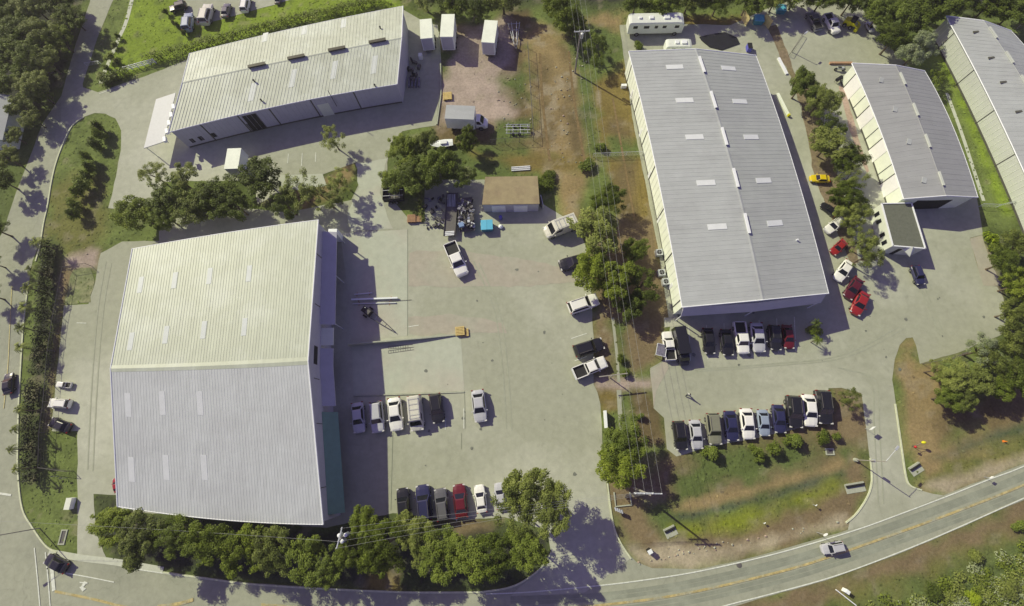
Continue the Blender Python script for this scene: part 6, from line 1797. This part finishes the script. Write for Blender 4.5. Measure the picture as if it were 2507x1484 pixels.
# flatbeds of scrap
def flatbed(a, c, label, w, z=.8):
    A_, C_ = g(a, z), g(c, z); d = C_ - A_
    o = thing('flatbed_trailer', label, 'trailer', ((A_.x + C_.x) / 2, (A_.y + C_.y) / 2, 0), math.atan2(d.y, d.x))
    obox('deck', o, (0, 0, z - .08), (d.length, w, .16), M['steel_dark'])
    for s in (-1, 1): obox('side_rail', o, (0, s * w / 2, z + .1), (d.length, .07, .25), M['steel_dark'])
    for x in (-.6, .5):
        for s in (-1, 1): wheel(x, s * (w / 2 - .12), .36, o)
    return o, d.length
f1, L1 = flatbed((1108, 472), (1100, 578), 'long dark flatbed with pale steel bundles at both ends', 2.0)
f2, L2 = flatbed((1138, 484), (1144, 566), 'flatbed heaped with grey scrap right of the long dark one', 2.6)
rg = random.Random(3)
f1.location.z = f2.location.z = 0
c1 = g((1107, 490), .9)
for j in range(6):
    mb = MB(); a = c1 + Vector((-.7 + j * .25, -1.3, 0)); mb.tube(a, a + Vector((rg.uniform(-.1, .1), 2.4, .1)), .07, .07, M['steel'], 6); single(mb, 'steel_tube', 'pale steel tube lying on the upper end of the long dark flatbed', 'tube', 'steel tubes on the long dark flatbed')
c1 = g((1101, 572), .9)
for j in range(3):
    mb = MB(); mb.box((c1.x, c1.y - .3 + j * .3, .98), (1.6, .16, .16), M['trim'], .08); single(mb, 'steel_bar', 'white bar laid across the lower end of the long dark flatbed', 'bar', 'white bars on the long dark flatbed')
mb = MB()
for j in range(70):
    p = g((rg.uniform(1124, 1160), rg.uniform(492, 560)), .9); mb.box((p.x, p.y, .9 + rg.uniform(0, .6)), (rg.uniform(.2, .9), rg.uniform(.08, .5), rg.uniform(.05, .3)), rg.choice([M['scrap'], M['steel_dark'], M['dark_sheet'], M['scrap'], M['steel']]), rg.uniform(0, 3), rg.uniform(-.6, .6))
o = single(mb, 'scrap_heap', 'heap of mixed grey scrap metal on the flatbed', 'scrap'); o['kind'] = 'stuff'
mb = MB(); p = g((1130, 553), 1.2); mb.box((p.x, p.y, 1.5), (.9, .8, .5), mat('pale_blue_plastic', (.2, .3, .5, 1), .5, .1), .3); single(mb, 'blue_crate', 'pale blue crate on the lower end of the scrap flatbed', 'crate')
mb = MB()
for j in range(26):
    p = g((rg.uniform(1040, 1085), rg.uniform(480, 560)), .2); mb.box((p.x, p.y, .2), (rg.uniform(.3, 1.2), rg.uniform(.1, .5), rg.uniform(.1, .5)), rg.choice([M['scrap'], M['steel_dark'], M['dark_sheet']]), rg.uniform(0, 3))
o = single(mb, 'scrap_heap', 'low dark scrap scattered under the junk yard trees', 'scrap'); o['kind'] = 'stuff'
# cyan bins
def bin_(p, label, s=1.0, lid=M['cyan'], rz=.05):
    o = thing('dumpster', label, 'bin', g(p), rz); 
    mb = MB(); w, d, h = 2.0 * s, 1.7 * s, 1.15 * s
    mb.loft([[(-w * .42, -d / 2 * .9, 0.1), (w * .42, -d / 2 * .9, .1), (w * .42, d / 2 * .9, .1), (-w * .42, d / 2 * .9, .1)], [(-w / 2, -d / 2, h), (w / 2, -d / 2, h), (w / 2, d / 2, h), (-w / 2, d / 2, h)]], mat('dark_cyan', S(60, 120, 130), .5, .08) if 'dark_cyan' not in bpy.data.materials else bpy.data.materials['dark_cyan']); mb.build('body', o)
    for q in (-1, 1):
        mb = MB(); mb.box((q * w / 4, 0, h + .05), (w / 2 - .03, d + .08, .06), lid, 0, q * .03); mb.build('lid', o)
    return o
bin_((1193, 558), 'bright cyan dumpster in the shade below the storage shed', 1.05)
bin_((1853, 56), 'cyan dumpster between two open beige gates', .95, rz=-.1)
bin_((1908, 30), 'cyan dumpster in the tree shade at the top', .9, rz=-.15)
mb = MB(); p = g((1226, 536)); mb.tube(p, p + Vector((0, 0, .9)), .3, .3, M['bluep'], 12); single(mb, 'barrel', 'dark blue barrel right of the cyan dumpster', 'barrel')
mb = MB(); p = g((1226, 557)); mb.ball((p.x, p.y, .3), (.45, .4, .35), M['white'], 8, 6, .12); single(mb, 'sack', 'white sack below the blue barrel', 'sack')
for q, l, rz_ in (((1820, 55), 'left open beige gate leaf beside the cyan dumpster', -1.25), ((1873, 62), 'right open beige gate leaf beside the cyan dumpster', -1.1)):
    p = g(q); mb = MB(); mb.box((p.x, p.y, .95), (2.2, .1, 1.9), M['beige'], rz_); single(mb, 'gate_leaf', l, 'gate', 'beige gate leaves')
# pipes
for j in range(3):
    mb = MB(); a = g((1252, 410 + j * 4), .15); c = g((1298, 407 + j * 4), .15); mb.tube(a, c, .11, .11, M['trim'], 8); single(mb, 'pipe', ['upper', 'middle', 'lower'][j] + ' white pipe lying above the storage shed', 'pipe', 'white pipes')
# frame trailers
def frame_trailer(a, c, w, label, v=True):
    A_, C_ = g(a, .6), g(c, .6); d = C_ - A_; L = d.length
    o = thing('frame_trailer', label, 'trailer', ((A_.x + C_.x) / 2, (A_.y + C_.y) / 2, 0), math.atan2(d.y, d.x))
    mb = MB()
    for s in (-1, 1):
        if v: mb.tube((-L / 2, s * w / 2, .6), (L / 2, s * .1, .55), .06, .06, M['steel'], 6); mb.tube((-L / 2, s * w * .22, .75), (L * .2, s * w * .12, .8), .05, .05, M['trim'], 6)
        else: mb.tube((-L / 2, s * w / 2, .6), (L / 2, s * w / 2, .6), .06, .06, M['steel'], 6); mb.tube((-L / 2, s * w / 5, .8), (L / 2, s * w / 5, .8), .05, .05, M['trim'], 6)
    for f in (-.45, -.2, .1, .4):
        ww = w / 2 * ((.5 - f) if v else 1); mb.tube((f * L, -ww, .6), (f * L, ww, .6), .05, .05, M['steel'], 6)
    mb.build('frame', o)
    for x in (-.2, .05):
        for s in (-1, 1): wheel(x * L, s * (w / 2 * (.75 if v else 1)), .33, o)
    obox('winch', o, (L * .42, 0, .8), (.4, .4, .35), M['steel_dark'])
    return o
frame_trailer((1258, 55), (1263, 118), 2.4, 'pale V-shaped boat trailer frame right of the lone box truck')
frame_trailer((1238, 316), (1298, 315), 1.9, 'pale metal frame trailer in the corner of the storage yard', False)
# materials leaning behind warehouse
mb = MB(); 
for j in range(4): p = g((1003 + j * 8, 205)); mb.box((p.x, p.y, .3), (.35, 2.2, .5), M['scrap'])
single(mb, 'crate_row', 'row of grey crates in the shade at the warehouse east end', 'crates')
mb = MB(); p = g((1031, 143)); mb.box((p.x, p.y, .5), (.7, .8, 1.0), M['white']); single(mb, 'white_tank', 'small white tank in the shade under the first box trailer', 'tank')
mb = MB()
for j in range(9): p = g((rg.uniform(1000, 1028), rg.uniform(150, 200))); mb.box((p.x, p.y, .5), (rg.uniform(.4, 1.4), rg.uniform(.2, .9), rg.uniform(.5, 1.1)), rg.choice([M['dark_sheet'], M['steel_dark']]), rg.uniform(0, 3))
o = single(mb, 'scrap_heap', 'dark scrap pile against the east end of the cream warehouse', 'scrap'); o['kind'] = 'stuff'
# flat black sheet painting a cast shadow onto the pad
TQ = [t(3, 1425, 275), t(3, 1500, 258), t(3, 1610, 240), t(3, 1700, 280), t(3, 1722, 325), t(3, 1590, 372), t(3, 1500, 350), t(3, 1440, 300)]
mb = MB(); mb.prism([(g(p).x, g(p).y) for p in TQ], Z3, Z3 + .12, M['dark_sheet']); single(mb, 'dark_sheet', 'large black six-sided sheet painting a shadow on the pad behind the long grey warehouse', 'dark_sheet')
mb = MB(); p = g((1831, 122)); mb.box((p.x, p.y, .5), (.8, 1.3, 1.0), M['bluep']); mb.box((p.x, p.y, 1.03), (.84, 1.34, .06), M['black_plastic']); single(mb, 'wheelie_bin', 'dark bin at the north-east corner of the long grey warehouse', 'bin')
# air conditioners
for i, q in enumerate(((1611, 622), (1617, 671), (1627, 693))):
    o = thing('air_conditioner', 'outdoor air conditioner %s beside the long grey warehouse wall' % ['highest', 'in the middle', 'lowest'][i], 'air conditioner', g(q), .1, 'air conditioners')
    obox('casing', o, (0, 0, .45), (1.1, 1.1, .9), M['steel']); mb = MB(); mb.tube((0, 0, .9), (0, 0, .93), .42, .42, M['dark'], 14); mb.build('fan', o)
    mb = MB()
    for j in range(4): w = j * 1.57; mb.box((.2 * math.cos(w), .2 * math.sin(w), .945), (.4, .04, .015), M['steel'], w)
    mb.build('grille', o)
# lift gate frame beside the white pickup at the corner
a = g((1618, 858), .8); o = thing('cargo_rack', 'grey flat rack standing beside the white pickup at the warehouse corner', 'rack', (a.x, a.y, 0), -.25)
obox('panel', o, (0, 0, 1.1), (1.5, 1.9, .06), M['scrap'])
mb = MB()
for s in (-1, 1): mb.tube((-.75, s * .95, 1.14), (.75, s * .95, 1.14), .04, .04, M['trim'], 5); mb.tube((s * .75, -.95, 1.14), (s * .75, .95, 1.14), .04, .04, M['trim'], 5); mb.tube((s * .7, -.9, 0), (s * .7, -.9, 1.1), .04, .04, M['steel'], 5); mb.tube((s * .7, .9, 0), (s * .7, .9, 1.1), .04, .04, M['steel'], 5)
mb.build('frame', o)
# white entrance sign
a, c = g((1482, 1005), 1.3), g((1485, 1048), 1.3); d = c - a
o = thing('entrance_sign', 'long white sign panel standing at the yard edge above the big exit tree', 'sign', ((a.x + c.x) / 2, (a.y + c.y) / 2, 0), math.atan2(d.y, d.x))
obox('panel', o, (0, 0, .8), (d.length, .35, 1.1), M['white'])
for s in (-1, 1): obox('post', o, (s * d.length * .4, 0, .3), (.15, .2, .6), M['steel_dark'])
# mailboxes
o0 = None
for j in range(4):
    p = g((1504 + j * 5, 1244 + j * 2)); o = thing('mailbox', 'grey roadside mailbox in the row at the yard exit', 'mailbox', p, .3, 'mailboxes at the yard exit')
    mb = MB(); mb.tube((0, 0, 0), (0, 0, 1.0), .05, .05, M['wood_pole'], 6); mb.build('post', o)
    mb = MB(); mb.box((0, 0, 1.1), (.25, .5, .2), M['steel']); mb.tube((0, -.25, 1.2), (0, .25, 1.2), .125, .125, M['steel'], 10); mb.build('box', o)
p = g((1587, 1347)); o = thing('mailbox', 'dark newspaper box with a white top on the verge of the bottom road', 'mailbox', p, .5)
obox('box', o, (0, 0, .55), (.6, .5, 1.1), M['black_plastic']); obox('lid', o, (0, 0, 1.13), (.66, .56, .08), M['white'])
# drain inlets and culvert ends
for q, l in (((2031, 1106), 'square concrete drain inlet below the shrubs'), ((155, 1315), 'narrow concrete drain frame on the west grass')):
    o = thing('drain_inlet', l, 'drain', g(q), 0); sx, sy = (1.1, .8) if q[0] > 1000 else (.8, 1.9)
    mb = MB()
    for s in (-1, 1): mb.box((0, s * sy / 2, .06), (sx + .2, .18, .12), M['concrete']); mb.box((s * sx / 2, 0, .062), (.18, sy, .115), M['concrete'])
    mb.build('rim', o); obox('grate', o, (0, 0, .03), (sx, sy, .03), M['steel_dark'])
for q, rz_, l, w in (((2092, 1191), .16, 'concrete culvert end left of the right driveway', 3.2), ((2240, 1146), .5, 'concrete culvert end right of the right driveway', 2.2), ((1640, 1299), .42, 'culvert opening at the left end of the green ditch', 2.0)):
    o = thing('culvert', l, 'culvert', g(q), rz_)
    obox('apron', o, (0, -.2, .03), (w * .9, 1.3, .06), M['concrete']); obox('headwall', o, (0, .42, .16), (w * .85, .2, .32), M['concrete']); mb = MB(); mb.tube((-w * .4, .15, .16), (w * .4, .15, .16), .2, .2, M['dark'], 8); mb.build('opening', o)
# verge details
p = g((178, 1232)); mb = MB(); mb.box((p.x, p.y, .4), (.8, 1.6, .8), M['trim']); mb.box((p.x, p.y, .82), (.86, 1.66, .05), M['wall_white']); single(mb, 'utility_cabinet', 'white utility cabinet at the drive edge on the west grass', 'cabinet')
p = g((1809, 1383)); mb = MB(); mb.tube(p + Vector((0, 0, Z4 - .01)), p + Vector((0, 0, Z4 + .01)), .38, .38, M['steel_dark'], 16); single(mb, 'road_spot', 'flat dark round patch on the bottom road', 'spot')  # flat dark disc on the road surface
p = g((2457, 1081)); o = thing('traffic_cone', 'orange traffic cone on the right verge', 'cone', p); mb = MB(); mb.tube((0, 0, .04), (0, 0, .6), .15, .03, M['orange'], 12); mb.build('cone', o); obox('base', o, (0, 0, .02), (.36, .36, .04), M['orange'])
p = g((2232, 1092)); o = thing('garden_marker', 'bent metal stand with a yellow ball and a red ball on the right verge', 'marker', p)
mb = MB(); mb.tube((0, 0, 0), (-.1, .1, 1.2), .04, .03, M['steel_dark'], 6); mb.tube((-.1, .1, 1.2), (.7, .5, 1.4), .03, .03, M['steel_dark'], 6); mb.tube((-.1, .1, 1.2), (-.45, -.1, 1.3), .03, .03, M['steel_dark'], 6); mb.tube((.1, -.1, 0), (.7, .5, 1.35), .03, .03, M['pinkdirt'], 6); mb.build('stand', o)
mb = MB(); mb.ball((.75, .5, 1.45), (.34, .22, .24), M['yellow'], 12, 8); mb.build('yellow_ball', o, True); mb = MB(); mb.ball((-.5, -.12, 1.32), .2, M['red'], 10, 7); mb.build('red_ball', o, True)
a, c = g((2048, 1455), .4), g((2085, 1484), .4); d = c - a; o = thing('guard_post', 'white-topped box with a pale beam in the rough at the bottom edge', 'post', g((2064, 1447)), math.atan2(d.y, d.x))
obox('box', o, (0, .15, .5), (.5, .5, 1.0), M['white']); obox('beam', o, (.4, -.55, .45), (3.0, .12, .2), M['trim'])
mb = MB(); a = g(t(3, 870, 640), .1); mb.box((a.x, a.y, .35), (1.0, .5, .7), M['trim']); single(mb, 'utility_box', 'small pale box against the upper west wall of the long grey warehouse', 'box')
for i, q in enumerate((t(4, 120, 490), t(4, 122, 770))):
    p = g(q); mb = MB(); mb.box((p.x, p.y, .15), (.5, 4.0 if i == 0 else 5.0, .3), M['trim'] if i == 0 else M['wall_cream'], .25 if i == 0 else .25)
    if i: mb.box((p.x + .55, p.y - 2.6, .35), (.35, .35, .5), M['yellow'], .25)
    single(mb, 'boat_mast' if i == 0 else 'ladder_stand', ['long white pole lying at the planting bed, top right drive', 'long cream pole with a yellow end beside the long grey warehouse'][i], 'pole')
p = g(t(4, 545, 470)); mb = MB(); mb.box((p.x, p.y, .2), (4.2, .4, .4), M['pallet_brown'], -.02); single(mb, 'lumber_pile', 'long tan lumber pile at the north-west corner of the roller-door warehouse', 'lumber')
p = g(t(4, 535, 520)); o = thing('motorcycle', 'silver motorcycle below the tan lumber pile', 'motorcycle', p, -.1)
obox('body', o, (0, 0, .65), (1.1, .3, .4), M['steel']); obox('seat', o, (-.3, 0, .88), (.6, .28, .1), M['black_plastic']); obox('handlebar', o, (.5, 0, 1.05), (.08, .7, .06), M['steel_dark']); wheel(.72, 0, .32, o, .14); wheel(-.72, 0, .32, o, .14)
p = g(t(4, 520, 600)); o = thing('grill', 'dark barrel grill at the corner of the roller-door warehouse', 'grill', p, .6)
mb = MB(); mb.tube((-.6, 0, .8), (.6, 0, .8), .35, .35, M['dark_sheet'], 12); mb.build('barrel', o); 
for x in (-.5, .5):
    for y in (-.25, .25): mb = MB(); mb.tube((x, y, 0), (x, y, .7), .03, .03, M['steel_dark'], 5); mb.build('leg', o)
mb = MB(); p = g((1326, 500)); mb.box((p.x, p.y, .8), (.12, 2.0, 1.6), M['steel'], .2, 0, 0); mb.box((p.x - .3, p.y + .2, .75), (.1, 1.8, 1.5), M['steel_dark'], .25); single(mb, 'leaning_panel', 'grey sheets leaning at the east end of the storage shed', 'panel')
mb = MB(); a = g(t(8, 1165, 5)); 
# rubble patches
for nm, (x0, x1, y0, y1), k, l in (('rubble', (1345, 1440, 110, 400), 60, 'pale stones and clods strewn over the dirt belt'), ('rubble', (1210, 1300, 150, 330), 40, 'stones scattered in the storage yard'), ('rubble', (1560, 2050, 1330, 1375), 40, 'pale stones along the verge of the bottom road')):
    mb = MB(); i = 0
    while i < k:
        u = rg.uniform(x0, x1); v = rg.uniform(y0, y1)
        if nm == 'rubble' and 1560 <= x0: v = 1383 - (u - 1560) * .19 + rg.uniform(-18, 0)
        p = g((u, v)); i += 1; s_ = rg.uniform(.05, .2)
        mb.ball((p.x, p.y, s_ * .4), (s_, s_ * rg.uniform(.6, 1), s_ * .6), rg.choice([M['sand'], M['concrete'], M['pinkdirt']]), 6, 4, .2)
    o = tag(mb.build(nm), l, 'stones'); o['kind'] = 'stuff'

# ------------------------------------------------------------------ the person crossing the car park
def person(p, rz, label, shirt, trousers):
    o = thing('person', label, 'person', g(p) + Vector((0, 0, Z2)), rz)
    bm_v = [(0, 0, .95), (0, 0, 1.12), (0, 0, 1.38), (0, 0, 1.48), (0, .02, 1.58), (0, .03, 1.72),
            (.10, 0, .90), (.11, .16, .50), (.11, .20, .09), (.11, .32, .04),
            (-.10, 0, .90), (-.11, -.12, .50), (-.11, -.26, .12), (-.11, -.14, .05),
            (.19, 0, 1.40), (.25, -.10, 1.12), (.25, .04, .88), (.25, .08, .80),
            (-.19, 0, 1.40), (-.25, .10, 1.12), (-.25, .24, .90), (-.25, .28, .83)]
    ed = [(0, 1), (1, 2), (2, 3), (3, 4), (4, 5), (0, 6), (6, 7), (7, 8), (8, 9), (0, 10), (10, 11), (11, 12), (12, 13), (2, 14), (14, 15), (15, 16), (16, 17), (2, 18), (18, 19), (19, 20), (20, 21)]
    rad = [.15, .14, .16, .07, .085, .09, .10, .07, .045, .04, .10, .07, .045, .04, .07, .045, .033, .035, .07, .045, .033, .035]
    me = bpy.data.meshes.new('body'); me.from_pydata(bm_v, ed, []); me.materials.append(shirt)
    ob = bpy.data.objects.new('body', me); COL.objects.link(ob); ob.parent = o
    sk = ob.modifiers.new('skin', 'SKIN'); ob.modifiers.new('sub', 'SUBSURF').levels = 1
    ob.modifiers['sub'].render_levels = 1
    for i, v in enumerate(me.skin_vertices[0].data if me.skin_vertices else []): v.radius = (rad[i], rad[i])
    if not me.skin_vertices: pass
    me.skin_vertices[0].data[0].use_root = True
    for nm, zz, m in (('hair', 1.745, M['hair']),):
        mb = MB(); mb.ball((0, .015, zz), (.098, .108, .085), m, 10, 6); mb.build(nm, o, True)
    for s, a, c, e in ((1, (.10, 0, .92), (.11, .16, .50), (.11, .20, .12)), (-1, (-.10, 0, .92), (-.11, -.12, .50), (-.11, -.26, .15))):
        mb = MB(); mb.tube(a, c, .13, .10, trousers, 10); mb.tube(c, e, .10, .075, trousers, 10); mb.build('trouser_leg', o, True)
    mb = MB(); mb.tube((0, 0, .86), (0, 0, 1.02), .175, .165, trousers, 12); mb.build('trousers', o, True)
    return o
person((1681, 968), -.6, 'person in a pale shirt and dark trousers walking across the right car park', M['cloth_light'], M['cloth_dark'])

# ------------------------------------------------------------------ thin haze in the air
mb = MB(); mb.box((0, 0, 38), (3100, 3100, 78), M['white'])
hz = mb.build('haze'); hz.data.materials.clear()
hm = bpy.data.materials.new('haze_air'); hm.use_nodes = True
nt = hm.node_tree; nt.nodes.remove(nt.nodes['Principled BSDF'])
pv = nt.nodes.new('ShaderNodeVolumePrincipled'); pv.inputs['Density'].default_value = .0003; pv.inputs['Color'].default_value = (.86, .86, .88, 1); pv.inputs['Anisotropy'].default_value = .2
nt.links.new(pv.outputs[0], nt.nodes['Material Output'].inputs['Volume'])
hz.data.materials.append(hm); tag(hz, 'thin pale haze in the air over the whole site', 'haze'); hz['kind'] = 'stuff'
